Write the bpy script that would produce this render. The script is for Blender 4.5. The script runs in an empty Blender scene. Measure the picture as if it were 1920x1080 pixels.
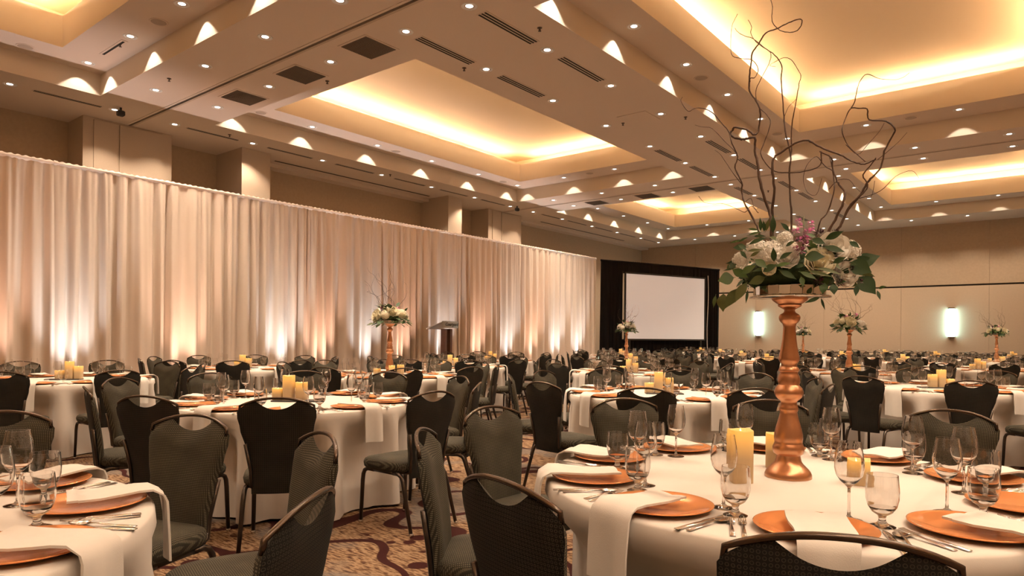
import bpy, math, random
from math import sin, cos, pi, radians as R
from mathutils import Vector, Matrix
import numpy as np

SC = bpy.context.scene
COL = SC.collection
# ------------------------------------------------------------------ camera, world, exposure
CAMH, YAW, ROLL, FPX, PCY = 1.31, 0.6798, 0.0092, 1283.0, 631.5
cam = bpy.data.cameras.new('camera')
cam.sensor_width = 36.0
cam.lens = FPX / 1920.0 * 36.0
cam.shift_y = (PCY - 540.0) / 1920.0
cam.clip_start, cam.clip_end = 0.05, 200
camo = bpy.data.objects.new('camera', cam)
camo.matrix_world = Matrix.Translation((0, 0, CAMH)) @ Matrix.Rotation(YAW, 4, 'Z') @ Matrix.Rotation(pi / 2, 4, 'X') @ Matrix.Rotation(ROLL, 4, 'Z')
COL.objects.link(camo)
SC.camera = camo
world = bpy.data.worlds.new('world')
SC.world = world
world.use_nodes = True
bg = world.node_tree.nodes['Background']
bg.inputs[0].default_value = (1.0, 0.80, 0.60, 1)     # even warm ambient fill, added around the walled room
bg.inputs[1].default_value = 0.1
SC.view_settings.view_transform = 'Standard'
SC.view_settings.look = 'None'
SC.view_settings.exposure = 0.42
SC.view_settings.gamma = 1.0
SC.view_settings.use_curve_mapping = False
SC.cycles.max_bounces = 10
SC.cycles.diffuse_bounces = 4
SC.cycles.transmission_bounces = 8
SC.cycles.transparent_max_bounces = 24
SC.cycles.glossy_bounces = 3
SC.cycles.caustics_reflective = False
SC.cycles.caustics_refractive = True
SC.cycles.sample_clamp_indirect = 4.0
SC.cycles.use_denoising = True
P_MAIN, P_LEDGE, P_WASH, P_COVE, P_UP = 128.0, 38.0, 22.0, 10.0, 225.0
WARM = (1.0, 0.76, 0.55)
COVE = (1.0, 0.63, 0.33)

rng = random.Random(7)

# ------------------------------------------------------------------ helpers
class MB:
    """collects vertices and faces; build() links them as one mesh object"""
    def __init__(s):
        s.v = []; s.f = []; s.m = []; s.mi = 0
    def add(s, vs, fs):
        b = len(s.v)
        s.v.extend(tuple(p) for p in vs)
        for f in fs:
            s.f.append(tuple(b + i for i in f)); s.m.append(s.mi)
    def box(s, c, d, M=None, bev=0.0):
        x, y, z = d[0] / 2, d[1] / 2, d[2] / 2
        if bev > 0:
            b = min(bev, x * .9, y * .9, z * .9)
            vs = []
            for zz, k in ((-z, b), (-z + b, 0), (z - b, 0), (z, b)):
                for (sx, sy) in ((-1, -1), (1, -1), (1, 1), (-1, 1)):
                    vs.append((sx * (x - k), sy * (y - k), zz))
            fs = [(3, 2, 1, 0), (12, 13, 14, 15)]
            for r in range(3):
                for q in range(4):
                    a = r * 4 + q; c2 = r * 4 + (q + 1) % 4
                    fs.append((a, c2, c2 + 4, a + 4))
        else:
            vs = [(sx * x, sy * y, sz * z) for sz in (-1, 1) for (sx, sy) in ((-1, -1), (1, -1), (1, 1), (-1, 1))]
            fs = [(3, 2, 1, 0), (4, 5, 6, 7), (0, 1, 5, 4), (1, 2, 6, 5), (2, 3, 7, 6), (3, 0, 4, 7)]
        vs = [Vector(p) for p in vs]
        if M is not None: vs = [M @ p for p in vs]
        s.add([p + Vector(c) for p in vs], fs)
    def lathe(s, prof, seg=24, c=(0, 0, 0), close=False):
        vs = []; fs = []
        n = len(prof)
        for (r, z) in prof:
            for k in range(seg):
                a = 2 * pi * k / seg
                vs.append((c[0] + r * cos(a), c[1] + r * sin(a), c[2] + z))
        for i in range(n - 1 if not close else n):
            j = (i + 1) % n
            for k in range(seg):
                k2 = (k + 1) % seg
                fs.append((i * seg + k, i * seg + k2, j * seg + k2, j * seg + k))
        if not close:
            if prof[0][0] > 1e-6: fs.append(tuple(reversed(range(seg))))
            if prof[-1][0] > 1e-6: fs.append(tuple((n - 1) * seg + k for k in range(seg)))
        s.add(vs, fs)
    def tube(s, pts, rad, seg=8, caps=True):
        pts = [Vector(p) for p in pts]; n = len(pts)
        if not hasattr(rad, '__len__'): rad = [rad] * n
        vs = []; fs = []
        up = None
        for i in range(n):
            t = (pts[min(i + 1, n - 1)] - pts[max(i - 1, 0)])
            t = t.normalized() if t.length > 1e-9 else Vector((0, 0, 1))
            if up is None:
                up = Vector((0, 0, 1)) if abs(t.z) < .9 else Vector((1, 0, 0))
            u = (up - t * up.dot(t))
            u = u.normalized() if u.length > 1e-6 else t.orthogonal().normalized()
            up = u
            w = t.cross(u)
            for k in range(seg):
                a = 2 * pi * k / seg
                vs.append(pts[i] + (u * cos(a) + w * sin(a)) * rad[i])
        for i in range(n - 1):
            for k in range(seg):
                k2 = (k + 1) % seg
                fs.append((i * seg + k, i * seg + k2, (i + 1) * seg + k2, (i + 1) * seg + k))
        if caps:
            fs.append(tuple(reversed(range(seg)))); fs.append(tuple((n - 1) * seg + k for k in range(seg)))
        s.add(vs, fs)
    def grid(s, fn, nu, nv, wrap=False, flip=False):
        vs = [fn(i / nu, j / nv) for j in range(nv + 1) for i in range(nu + (0 if wrap else 1))]
        W = nu if wrap else nu + 1
        fs = []
        for j in range(nv):
            for i in range(nu):
                i2 = (i + 1) % W if wrap else i + 1
                q = (j * W + i, j * W + i2, (j + 1) * W + i2, (j + 1) * W + i)
                fs.append(tuple(reversed(q)) if flip else q)
        s.add(vs, fs)
    def ball(s, c, r, nu=8, nv=5, sc=(1, 1, 1)):
        s.grid(lambda u, v: (c[0] + sc[0] * r * sin(pi * v) * cos(2 * pi * u), c[1] + sc[1] * r * sin(pi * v) * sin(2 * pi * u), c[2] - sc[2] * r * cos(pi * v)), nu, nv, wrap=True)
    def mesh(s, name, mats, smooth=True):
        me = bpy.data.meshes.new(name)
        me.from_pydata(s.v, [], s.f)
        for m in (mats if isinstance(mats, (list, tuple)) else [mats]): me.materials.append(m)
        if any(s.m): me.polygons.foreach_set('material_index', s.m)
        if smooth: me.polygons.foreach_set('use_smooth', [True] * len(s.f))
        me.update()
        return me
    def build(s, name, mats, parent=None, smooth=True, loc=None):
        return obj(name, s.mesh(name, mats, smooth), parent, loc)

def obj(name, me, parent=None, loc=None, rz=0.0):
    o = bpy.data.objects.new(name, me)
    if parent is not None: o.parent = parent
    if loc is not None: o.location = loc
    if rz: o.rotation_euler.z = rz
    COL.objects.link(o)
    return o

def sharp(o, ang=35):
    """smooth by angle: marks sharp edges in the mesh data"""
    me = o if isinstance(o, bpy.types.Mesh) else o.data
    me.set_sharp_from_angle(angle=R(ang))

def tag(o, label=None, cat=None, group=None, kind=None):
    if label: o['label'] = label
    if cat: o['category'] = cat
    if group: o['group'] = group
    if kind: o['kind'] = kind
    return o

def empty(name, loc=(0, 0, 0), rz=0.0):
    o = bpy.data.objects.new(name, None)
    o.empty_display_size = .05
    o.location = loc; o.rotation_euler.z = rz
    COL.objects.link(o)
    return o

def copy_tree(o, parent=None):
    c = o.copy(); COL.objects.link(c)
    if parent is not None: c.parent = parent
    for ch in KIDS.get(o.name, []): copy_tree_child(ch, c)
    return c
KIDS = {}
def copy_tree_child(ch, par):
    c = ch.copy(); COL.objects.link(c); c.parent = par
    for g in KIDS.get(ch.name, []): copy_tree_child(g, c)
    return c
def note_kids(root):
    for ch in root.children:
        KIDS.setdefault(root.name, []).append(ch)
        note_kids(ch)

# ------------------------------------------------------------------ materials
def mat(name):
    m = bpy.data.materials.new(name); m.use_nodes = True
    nt = m.node_tree
    return m, nt, nt.nodes['Principled BSDF']
def N(nt, typ, **kw):
    n = nt.nodes.new(typ)
    for k, v in kw.items():
        if k in n.inputs: n.inputs[k].default_value = v
        else: setattr(n, k, v)
    return n
def pmat(name, col, rough=.6, metal=0.0, spec=.5, noise=None, bump=None, emit=None, sheen=0):
    m, nt, b = mat(name)
    b.inputs['Base Color'].default_value = (*col, 1)
    b.inputs['Roughness'].default_value = rough
    b.inputs['Metallic'].default_value = metal
    b.inputs['Specular IOR Level'].default_value = spec
    if sheen: b.inputs['Sheen Weight'].default_value = sheen
    tc = N(nt, 'ShaderNodeTexCoord')
    if noise:
        sc, amt = noise
        n = N(nt, 'ShaderNodeTexNoise', Scale=sc, Detail=4.0)
        nt.links.new(tc.outputs['Object'], n.inputs['Vector'])
        mx = N(nt, 'ShaderNodeMixRGB', blend_type='MULTIPLY'); mx.inputs[0].default_value = 1
        rp = N(nt, 'ShaderNodeMapRange'); rp.inputs[3].default_value = 1 - amt; rp.inputs[4].default_value = 1 + amt
        nt.links.new(n.outputs['Fac'], rp.inputs[0])
        mx.inputs[1].default_value = (*col, 1)
        nt.links.new(rp.outputs[0], mx.inputs[2])
        nt.links.new(mx.outputs[0], b.inputs['Base Color'])
    if bump:
        sc, st = bump
        n2 = N(nt, 'ShaderNodeTexNoise', Scale=sc, Detail=3.0)
        nt.links.new(tc.outputs['Object'], n2.inputs['Vector'])
        bp = N(nt, 'ShaderNodeBump', Strength=st, Distance=.01)
        nt.links.new(n2.outputs['Fac'], bp.inputs['Height'])
        nt.links.new(bp.outputs[0], b.inputs['Normal'])
    if emit:
        b.inputs['Emission Color'].default_value = (*emit[0], 1)
        b.inputs['Emission Strength'].default_value = emit[1]
    return m

M = {}
M['ceiling'] = pmat('ceiling_paint', (.69, .59, .50), .85, spec=.2)
M['riser'] = pmat('riser_cove_lit', (.78, .68, .55), .85, spec=.2)  # lighter and warmer than the ceiling: cove light put into the colour
M['cove'] = pmat('cove_paint', (.72, .59, .44), .85, spec=.2)
M['coffer'] = pmat('coffer_paint', (.80, .72, .60), .85, spec=.2)
M['wall'] = pmat('wall_vinyl', (.47, .37, .265), .75, spec=.25, noise=(14, .10), bump=(160, .08))
M['wall_low'] = pmat('wall_vinyl_lower', (.55, .445, .33), .75, spec=.25, noise=(30, .05), bump=(160, .05))
M['wall_panel'] = pmat('partition_panel', (.50, .41, .32), .7, spec=.3, noise=(50, .05))
M['dark_gap'] = pmat('dark_gap', (.02, .016, .012), .8)
M['bronze_trim'] = pmat('bronze_trim', (.10, .07, .05), .5, metal=.5)
M['cloth'] = pmat('table_linen', (.68, .62, .55), .85, spec=.2, noise=(7, .035), bump=(420, .06), sheen=.1)
M['napkin'] = pmat('napkin_linen', (.71, .655, .585), .9, spec=.2, noise=(22, .04), bump=(300, .12), sheen=.1)
M['drape'] = pmat('drape_fabric', (.79, .68, .58), .8, spec=.25, noise=(3, .03), bump=(300, .04), sheen=.2)
M['black_drape'] = pmat('black_velour', (.008, .007, .007), .95, spec=.1)
M['screen'] = pmat('screen_fabric', (.95, .93, .92), .85, spec=.1, emit=((1, .90, .86), .17))   # faint glow added to brighten the screen; nothing projects on it
M['black'] = pmat('black_metal', (.02, .018, .016), .45, spec=.4)
M['white_metal'] = pmat('white_metal', (.8, .77, .72), .5)
M['chrome'] = pmat('chrome', (.75, .72, .68), .18, metal=1)
M['silver'] = pmat('polished_steel', (.78, .74, .69), .14, metal=1)
M['mirror'] = pmat('mirror_glass', (.74, .72, .68), .03, metal=1)
M['copper'] = pmat('brushed_copper', (.55, .275, .145), .3, metal=.88, noise=(18, .12), bump=(40, .02))
M['charger'] = pmat('copper_lacquer', (.93, .37, .13), .17, metal=.5, noise=(9, .06))
M['tube'] = pmat('bronze_tube', (.055, .043, .035), .28, metal=.75)
M['grip'] = pmat('bronze_grip', (.085, .062, .046), .24, metal=.85)
M['slate'] = pmat('black_slate', (.02, .018, .016), .5, noise=(40, .3))
M['leaf_dark'] = pmat('leaf_dark', (.016, .050, .008), .6, noise=(40, .3))
M['leaf_mid'] = pmat('leaf_mid', (.04, .088, .014), .5, noise=(40, .3))
M['leaf_olive'] = pmat('leaf_olive', (.085, .11, .03), .55, noise=(40, .25))
M['petal_white'] = pmat('petal_white', (.94, .90, .81), .7, noise=(60, .05), sheen=.3)
M['petal_cream'] = pmat('petal_cream', (.93, .86, .64), .65, noise=(60, .05), sheen=.3)
M['petal_pink'] = pmat('petal_pink', (.74, .26, .52), .6, noise=(60, .2))
M['petal_plum'] = pmat('petal_plum', (.30, .07, .16), .6, noise=(60, .25))
M['petal_wine'] = pmat('petal_wine', (.05, .006, .014), .55, noise=(60, .3))
M['moss'] = pmat('moss_foam', (.02, .04, .01), .95, noise=(50, .5), bump=(70, .6))
M['twig'] = pmat('twig_bark', (.075, .038, .022), .6, noise=(60, .4), bump=(120, .3))
M['wood_dark'] = pmat('dark_stained_wood', (.13, .055, .035), .4, noise=(12, .3))
M['lectern_metal'] = pmat('brushed_aluminium', (.55, .52, .49), .38, metal=.6)
M['grille'] = pmat('grille_metal', (.17, .12, .085), .6)
M['louvre'] = pmat('louvre_metal', (.10, .072, .05), .6)
M['speaker'] = pmat('speaker_mesh', (.42, .34, .27), .7, bump=(300, .3))
M['ink'] = pmat('dark_ink', (.05, .045, .04), .6)

def emis(name, col, st):
    m = bpy.data.materials.new(name); m.use_nodes = True
    nt = m.node_tree; nt.nodes.clear()
    e = N(nt, 'ShaderNodeEmission'); e.inputs[0].default_value = (*col, 1); e.inputs[1].default_value = st
    o = N(nt, 'ShaderNodeOutputMaterial'); nt.links.new(e.outputs[0], o.inputs[0])
    return m
M['lamp_lens'] = emis('lamp_lens', (1, .93, .82), 6)
M['cove_strip'] = emis('cove_strip', COVE, P_COVE * 10)
M['sconce_glow'] = emis('sconce_glow', (.52, 1.0, .97), 30)
M['flame'] = emis('flame', (1, .62, .18), 5)

def glass_mat():
    m = bpy.data.materials.new('clear_glass'); m.use_nodes = True
    nt = m.node_tree; nt.nodes.clear()
    tr = N(nt, 'ShaderNodeBsdfTransparent'); tr.inputs[0].default_value = (.985, .98, .97, 1)
    gl = N(nt, 'ShaderNodeBsdfGlossy'); gl.inputs['Roughness'].default_value = .015; gl.inputs[0].default_value = (1, 1, 1, 1)
    lw = N(nt, 'ShaderNodeLayerWeight'); lw.inputs['Blend'].default_value = .5
    pw = N(nt, 'ShaderNodeMath', operation='POWER'); pw.inputs[1].default_value = 3.2
    ma = N(nt, 'ShaderNodeMath', operation='MULTIPLY_ADD'); ma.inputs[1].default_value = .75; ma.inputs[2].default_value = .085
    nt.links.new(lw.outputs['Facing'], pw.inputs[0]); nt.links.new(pw.outputs[0], ma.inputs[0])
    mx = N(nt, 'ShaderNodeMixShader'); o = N(nt, 'ShaderNodeOutputMaterial')
    nt.links.new(ma.outputs[0], mx.inputs[0]); nt.links.new(tr.outputs[0], mx.inputs[1]); nt.links.new(gl.outputs[0], mx.inputs[2])
    nt.links.new(mx.outputs[0], o.inputs[0])
    return m
M['glass'] = glass_mat()
def glass_solid():
    m = bpy.data.materials.new('solid_glass'); m.use_nodes = True
    nt = m.node_tree; nt.nodes.clear()
    g = N(nt, 'ShaderNodeBsdfGlass'); g.inputs['IOR'].default_value = 1.45; g.inputs['Roughness'].default_value = 0.0; g.inputs[0].default_value = (.99, .985, .98, 1)
    tr = N(nt, 'ShaderNodeBsdfTransparent'); tr.inputs[0].default_value = (.97, .96, .95, 1)
    mx = N(nt, 'ShaderNodeMixShader'); mx.inputs[0].default_value = .45; o = N(nt, 'ShaderNodeOutputMaterial')
    nt.links.new(g.outputs[0], o.inputs[0]); nt.nodes.remove(tr); nt.nodes.remove(mx)
    return m
M['glass_solid'] = glass_solid()

def fabric(name, base, hi, scale, lo, up):
    """woven upholstery with a small raised ring repeat"""
    m, nt, b = mat(name)
    tc = N(nt, 'ShaderNodeTexCoord')
    mp = N(nt, 'ShaderNodeMapping'); mp.inputs['Scale'].default_value = (scale, scale, scale)
    nt.links.new(tc.outputs['UV'], mp.inputs['Vector'])
    fr = N(nt, 'ShaderNodeVectorMath', operation='FRACTION'); nt.links.new(mp.outputs[0], fr.inputs[0])
    sb = N(nt, 'ShaderNodeVectorMath', operation='SUBTRACT'); sb.inputs[1].default_value = (.5, .5, 0)
    nt.links.new(fr.outputs[0], sb.inputs[0])
    sx = N(nt, 'ShaderNodeVectorMath', operation='MULTIPLY'); sx.inputs[1].default_value = (1, 1, 0)
    nt.links.new(sb.outputs[0], sx.inputs[0])
    ln = N(nt, 'ShaderNodeVectorMath', operation='LENGTH'); nt.links.new(sx.outputs[0], ln.inputs[0])
    rp = N(nt, 'ShaderNodeValToRGB')
    e = rp.color_ramp.elements
    e[0].position = lo - .07; e[0].color = (0, 0, 0, 1)
    e[1].position = lo; e[1].color = (1, 1, 1, 1)
    k = e.new(up); k.color = (1, 1, 1, 1)
    k = e.new(up + .07); k.color = (0, 0, 0, 1)
    nt.links.new(ln.outputs['Value'], rp.inputs[0])
    ns = N(nt, 'ShaderNodeTexNoise', Scale=9.0, Detail=3.0); nt.links.new(tc.outputs['Object'], ns.inputs['Vector'])
    mx = N(nt, 'ShaderNodeMixRGB'); mx.inputs[1].default_value = (*base, 1); mx.inputs[2].default_value = (*hi, 1)
    ml = N(nt, 'ShaderNodeMath', operation='MULTIPLY'); nt.links.new(rp.outputs[0], ml.inputs[0]); nt.links.new(ns.outputs['Fac'], ml.inputs[1])
    nt.links.new(ml.outputs[0], mx.inputs[0]); nt.links.new(mx.outputs[0], b.inputs['Base Color'])
    b.inputs['Roughness'].default_value = .85; b.inputs['Specular IOR Level'].default_value = .25
    bp = N(nt, 'ShaderNodeBump', Strength=.35, Distance=.002); nt.links.new(rp.outputs[0], bp.inputs['Height']); nt.links.new(bp.outputs[0], b.inputs['Normal'])
    return m
M['fabric_front'] = fabric('chair_fabric_front', (.024, .022, .015), (.23, .205, .14), 135, .10, .24)
M['fabric_back'] = fabric('chair_fabric_back', (.007, .007, .006), (.065, .06, .042), 85, .26, .33)

def candle_mat():
    m, nt, b = mat('candle_wax')
    tc = N(nt, 'ShaderNodeTexCoord'); sp = N(nt, 'ShaderNodeSeparateXYZ'); nt.links.new(tc.outputs['Generated'], sp.inputs[0])
    rp = N(nt, 'ShaderNodeValToRGB'); e = rp.color_ramp.elements
    e[0].position = .45; e[0].color = (.03, .012, .004, 1); e[1].position = .9; e[1].color = (1.0, .42, .035, 1)
    k = e.new(.72); k.color = (.6, .24, .02, 1)
    nt.links.new(sp.outputs['Z'], rp.inputs[0])
    b.inputs['Base Color'].default_value = (.50, .36, .20, 1); b.inputs['Roughness'].default_value = .5
    nt.links.new(rp.outputs[0], b.inputs['Emission Color']); b.inputs['Emission Strength'].default_value = .55
    return m
M['candle'] = candle_mat()

def carpet_mat():
    m, nt, b = mat('patterned_carpet')
    L = nt.links.new
    tc = N(nt, 'ShaderNodeTexCoord')
    big = N(nt, 'ShaderNodeTexNoise', Scale=.75, Detail=1.5); L(tc.outputs['Object'], big.inputs['Vector'])
    # curved bands: contour lines of the large noise
    mu = N(nt, 'ShaderNodeMath', operation='MULTIPLY'); mu.inputs[1].default_value = 9.0; L(big.outputs['Fac'], mu.inputs[0])
    fr = N(nt, 'ShaderNodeMath', operation='FRACT'); L(mu.outputs[0], fr.inputs[0])
    band = N(nt, 'ShaderNodeValToRGB'); e = band.color_ramp.elements
    e[0].position = .40; e[0].color = (0, 0, 0, 1); e[1].position = .42; e[1].color = (1, 1, 1, 1)
    k = e.new(.60); k.color = (1, 1, 1, 1); k = e.new(.62); k.color = (0, 0, 0, 1)
    L(fr.outputs[0], band.inputs[0])
    # woven streaks
    mp = N(nt, 'ShaderNodeMapping'); mp.inputs['Scale'].default_value = (14, 60, 1); mp.inputs['Rotation'].default_value = (0, 0, .35); L(tc.outputs['Object'], mp.inputs['Vector'])
    st = N(nt, 'ShaderNodeTexNoise', Scale=1.0, Detail=4.0); L(mp.outputs[0], st.inputs['Vector'])
    ground = N(nt, 'ShaderNodeValToRGB'); e = ground.color_ramp.elements
    e[0].position = .34; e[0].color = (.045, .018, .012, 1); e[1].position = .45; e[1].color = (.135, .076, .040, 1)
    k = e.new(.58); k.color = (.30, .205, .125, 1); k = e.new(.70); k.color = (.16, .075, .03, 1)
    L(st.outputs['Fac'], ground.inputs[0])
    patch = N(nt, 'ShaderNodeTexNoise', Scale=1.1, Detail=2.0, Roughness=.6)
    mp2 = N(nt, 'ShaderNodeMapping'); mp2.inputs['Location'].default_value = (7, 3, 0); L(tc.outputs['Object'], mp2.inputs['Vector']); L(mp2.outputs[0], patch.inputs['Vector'])
    pm = N(nt, 'ShaderNodeMapRange'); pm.inputs[1].default_value = .50; pm.inputs[2].default_value = .57; L(patch.outputs['Fac'], pm.inputs[0])
    grey = N(nt, 'ShaderNodeMixRGB'); grey.inputs[2].default_value = (.13, .12, .112, 1)
    gm = N(nt, 'ShaderNodeMath', operation='MULTIPLY'); gm.inputs[1].default_value = .65; L(pm.outputs[0], gm.inputs[0])
    L(gm.outputs[0], grey.inputs[0]); L(ground.outputs[0], grey.inputs[1])
    # dark medallion spots
    vo = N(nt, 'ShaderNodeTexVoronoi', Scale=5.5); L(tc.outputs['Object'], vo.inputs['Vector'])
    vm = N(nt, 'ShaderNodeMapRange'); vm.inputs[1].default_value = .36; vm.inputs[2].default_value = .32; L(vo.outputs['Distance'], vm.inputs[0])
    p3 = N(nt, 'ShaderNodeMapRange'); p3.inputs[1].default_value = .44; p3.inputs[2].default_value = .40; L(patch.outputs['Fac'], p3.inputs[0])
    vmm = N(nt, 'ShaderNodeMath', operation='MULTIPLY'); L(vm.outputs[0], vmm.inputs[0]); L(p3.outputs[0], vmm.inputs[1])
    mxx = N(nt, 'ShaderNodeMath', operation='MAXIMUM'); L(vmm.outputs[0], mxx.inputs[0]); L(band.outputs[0], mxx.inputs[1])
    fin = N(nt, 'ShaderNodeMixRGB'); fin.inputs[2].default_value = (.032, .008, .007, 1)
    L(mxx.outputs[0], fin.inputs[0]); L(grey.outputs[0], fin.inputs[1])
    L(fin.outputs[0], b.inputs['Base Color'])
    b.inputs['Roughness'].default_value = .95; b.inputs['Specular IOR Level'].default_value = .1
    fz = N(nt, 'ShaderNodeTexNoise', Scale=260.0); L(tc.outputs['Object'], fz.inputs['Vector'])
    bp = N(nt, 'ShaderNodeBump', Strength=.3, Distance=.004); L(fz.outputs['Fac'], bp.inputs['Height']); L(bp.outputs[0], b.inputs['Normal'])
    return m
M['carpet'] = carpet_mat()

# ------------------------------------------------------------------ what the photograph shows: view test for repeats
CY_, SY_ = cos(YAW), sin(YAW)
def depth_x(x, y):
    return -SY_ * x + CY_ * y, CY_ * x + SY_ * y
def in_view(x, y, pad=.35, z=.8):
    d, r = depth_x(x, y)
    if d < .3: return False
    if abs(r) > .7483 * d + pad: return False
    low = (1080 - PCY) / FPX
    return (CAMH - z) / d < low + pad * .5 / d
ORD = ['first', 'second', 'third', 'fourth', 'fifth', 'sixth', 'seventh', 'eighth', 'ninth', 'tenth', 'eleventh', 'twelfth', 'thirteenth', 'fourteenth', 'fifteenth', 'sixteenth', 'seventeenth', 'eighteenth']

# ------------------------------------------------------------------ room shell
ZC, ZL, ZF, ZU = 5.6, 5.98, 6.50, 6.86
WX, WY, XR, Y0 = -15.85, 29.45, 9.5, -6.5
HOLES = [(-13.6, -7.85, -5.0, 4.92), (-13.6, -7.85, 7.06, 17.0), (-13.6, -7.85, 19.1, 27.5),
         (-5.4, .35, -5.0, 4.92), (-5.4, .35, 7.06, 17.0), (-5.4, .35, 19.1, 27.5),
         (2.8, 8.55, -5.0, 4.92), (2.8, 8.55, 7.06, 17.0), (2.8, 8.55, 19.1, 27.5)]
b = MB(); b.add([(WX - .3, Y0, 0), (XR, Y0, 0), (XR, WY + .3, 0), (WX - .3, WY + .3, 0)], [(0, 1, 2, 3)])
tag(b.build('floor', M['carpet'], smooth=False), kind='structure')
b = MB()
xs = [WX, -13.6, -7.85, -5.4, .35, 2.8, 8.55, XR]
ys = [Y0, -5.0, 4.92, 5.92, 6.06, 7.06, 17.0, 18.0, 18.14, 19.1, 27.5, WY]
for i in range(len(xs) - 1):
    for j in range(len(ys) - 1):
        cx, cy = (xs[i] + xs[i + 1]) / 2, (ys[j] + ys[j + 1]) / 2
        if any(h[0] < cx < h[1] and h[2] < cy < h[3] for h in HOLES): continue
        if 5.92 < cy < 6.06 or 18.0 < cy < 18.14: continue
        b.add([(xs[i], ys[j], ZC), (xs[i], ys[j + 1], ZC), (xs[i + 1], ys[j + 1], ZC), (xs[i + 1], ys[j], ZC)], [(0, 1, 2, 3)])
tag(b.build('ceiling', M['ceiling'], smooth=False), kind='structure')
# partition tracks: two channels with a dark slot between bronze lips
for n, yc in ((1, 5.99), (2, 18.07)):
    root = tag(empty('trim_%d' % n), kind='structure')
    b = MB(); L_ = XR - WX; cx = (XR + WX) / 2
    b.box((cx, yc, ZC + .07), (L_, .14, .02))
    b.build('track_slot', M['dark_gap'], root, smooth=False)
    for s in (-1, 1):
        b = MB(); b.box((cx, yc + s * .048, ZC + .012), (L_, .044, .04)); b.build('track_lip', M['ceiling'] if s < 0 else M['wall_panel'], root, smooth=False)
    b = MB(); b.box((cx, yc, ZC + .02), (L_, .012, .03)); b.build('track_rail', M['bronze_trim'], root, smooth=False)
# coffers
def ring(b, o, i, z0, z1=None):
    """flat ring between outer rect o and inner rect i at z0 (facing down)"""
    z1 = z0 if z1 is None else z1
    O = [(o[0], o[2], z0), (o[1], o[2], z0), (o[1], o[3], z0), (o[0], o[3], z0)]
    I = [(i[0], i[2], z1), (i[1], i[2], z1), (i[1], i[3], z1), (i[0], i[3], z1)]
    b.add(O + I, [(k, k + 4, (k + 1) % 4 + 4, (k + 1) % 4) for k in range(4)])
def coffer(h, idx):
    root = tag(empty('ceiling_coffer'), kind='structure')
    inn = (h[0] + .8, h[1] - .7, h[2] + .86, h[3] - .86)
    if h[0] > -6: inn = (h[0] + .7, h[1] - .75, h[2] + .86, h[3] - .95)
    b = MB(); ring(b, h, h, ZC, ZL); b.build('riser', M['riser'], root, smooth=False)
    b = MB(); ring(b, h, inn, ZL); b.build('ledge', M['ceiling'], root, smooth=False)
    lip = (inn[0] - .03, inn[1] + .03, inn[2] - .03, inn[3] + .03)
    b = MB(); ring(b, inn, inn, ZL, ZF); ring(b, inn, lip, ZF); ring(b, lip, lip, ZF, ZF - .10)
    b.build('fascia', M['coffer'], root, smooth=False)
    W_ = .80
    out = (inn[0] - W_, inn[1] + W_, inn[2] - W_, inn[3] + W_)
    b = MB(); ring(b, lip, out, ZF - .10); ring(b, out, out, ZF - .10, ZU)
    b.add([(out[0], out[2], ZU), (out[0], out[3], ZU), (out[1], out[3], ZU), (out[1], out[2], ZU)], [(0, 1, 2, 3)])
    b.build('cove_lid', M['cove'], root, smooth=False)
    a = .36
    for sx, sy, horiz in ((0, -1, 1), (0, 1, 1), (-1, 0, 0), (1, 0, 0)):
        b = MB()
        if horiz:
            yy = inn[2] - a if sy < 0 else inn[3] + a
            b.box(((inn[0] + inn[1]) / 2, yy, ZF + .03), (inn[1] - inn[0] - .2, .035, .03))
        else:
            xx = inn[0] - a if sx < 0 else inn[1] + a
            b.box((xx, (inn[2] + inn[3]) / 2, ZF + .03), (.035, inn[3] - inn[2] - .2, .03))
        b.build('cove_light_strip', M['cove_strip'], root, smooth=False)
for i, h in enumerate(HOLES): coffer(h, i)

# drape-side wall with piers and partition pockets
def slab(name, lo, hi, m, parent=None, kind='structure', bev=0):
    b = MB(); b.box([(lo[k] + hi[k]) / 2 for k in range(3)], [hi[k] - lo[k] for k in range(3)], bev=bev)
    o = b.build(name, m, parent, smooth=False)
    if parent is None: tag(o, kind=kind)
    return o
slab('wall_left', (WX - .3, Y0, 0), (WX, WY + .3, ZC + .1), M['wall'])
slab('wall_right', (XR, Y0, 0), (XR + .3, WY + .3, ZC + .1), M['wall'])
slab('wall_front', (WX - .3, Y0 - .3, 0), (XR + .3, Y0, ZC + .1), M['wall'])
def pier(n, x, y0, y1, panels=()):
    o = slab('trim_%d' % n, (WX, y0, 0), (x, y1, ZC), M['wall_panel'])
    for (a, c) in panels:
        b = MB(); b.box((x + .012, (a + c) / 2, ZC / 2), (.024, c - a, ZC - .06), bev=.01); b.build('panel', M['wall_panel'], o, smooth=False)
    return o
pier(3, -15.06, 5.14, 6.86, ((5.33, 5.78), (5.81, 6.66)))
pier(4, -14.7, 8.28, 9.0)
pier(5, -14.65, 14.98, 15.58)
pier(6, -15.05, 17.3, 19.08, ((17.5, 17.95), (17.98, 18.9)))
slab('trim_7', (WX, 9.0, ZC - .09), (-15.5, 14.98, ZC), M['ceiling'])
slab('trim_8', (WX, 19.08, ZC - .09), (-15.5, WY, ZC), M['ceiling'])
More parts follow.
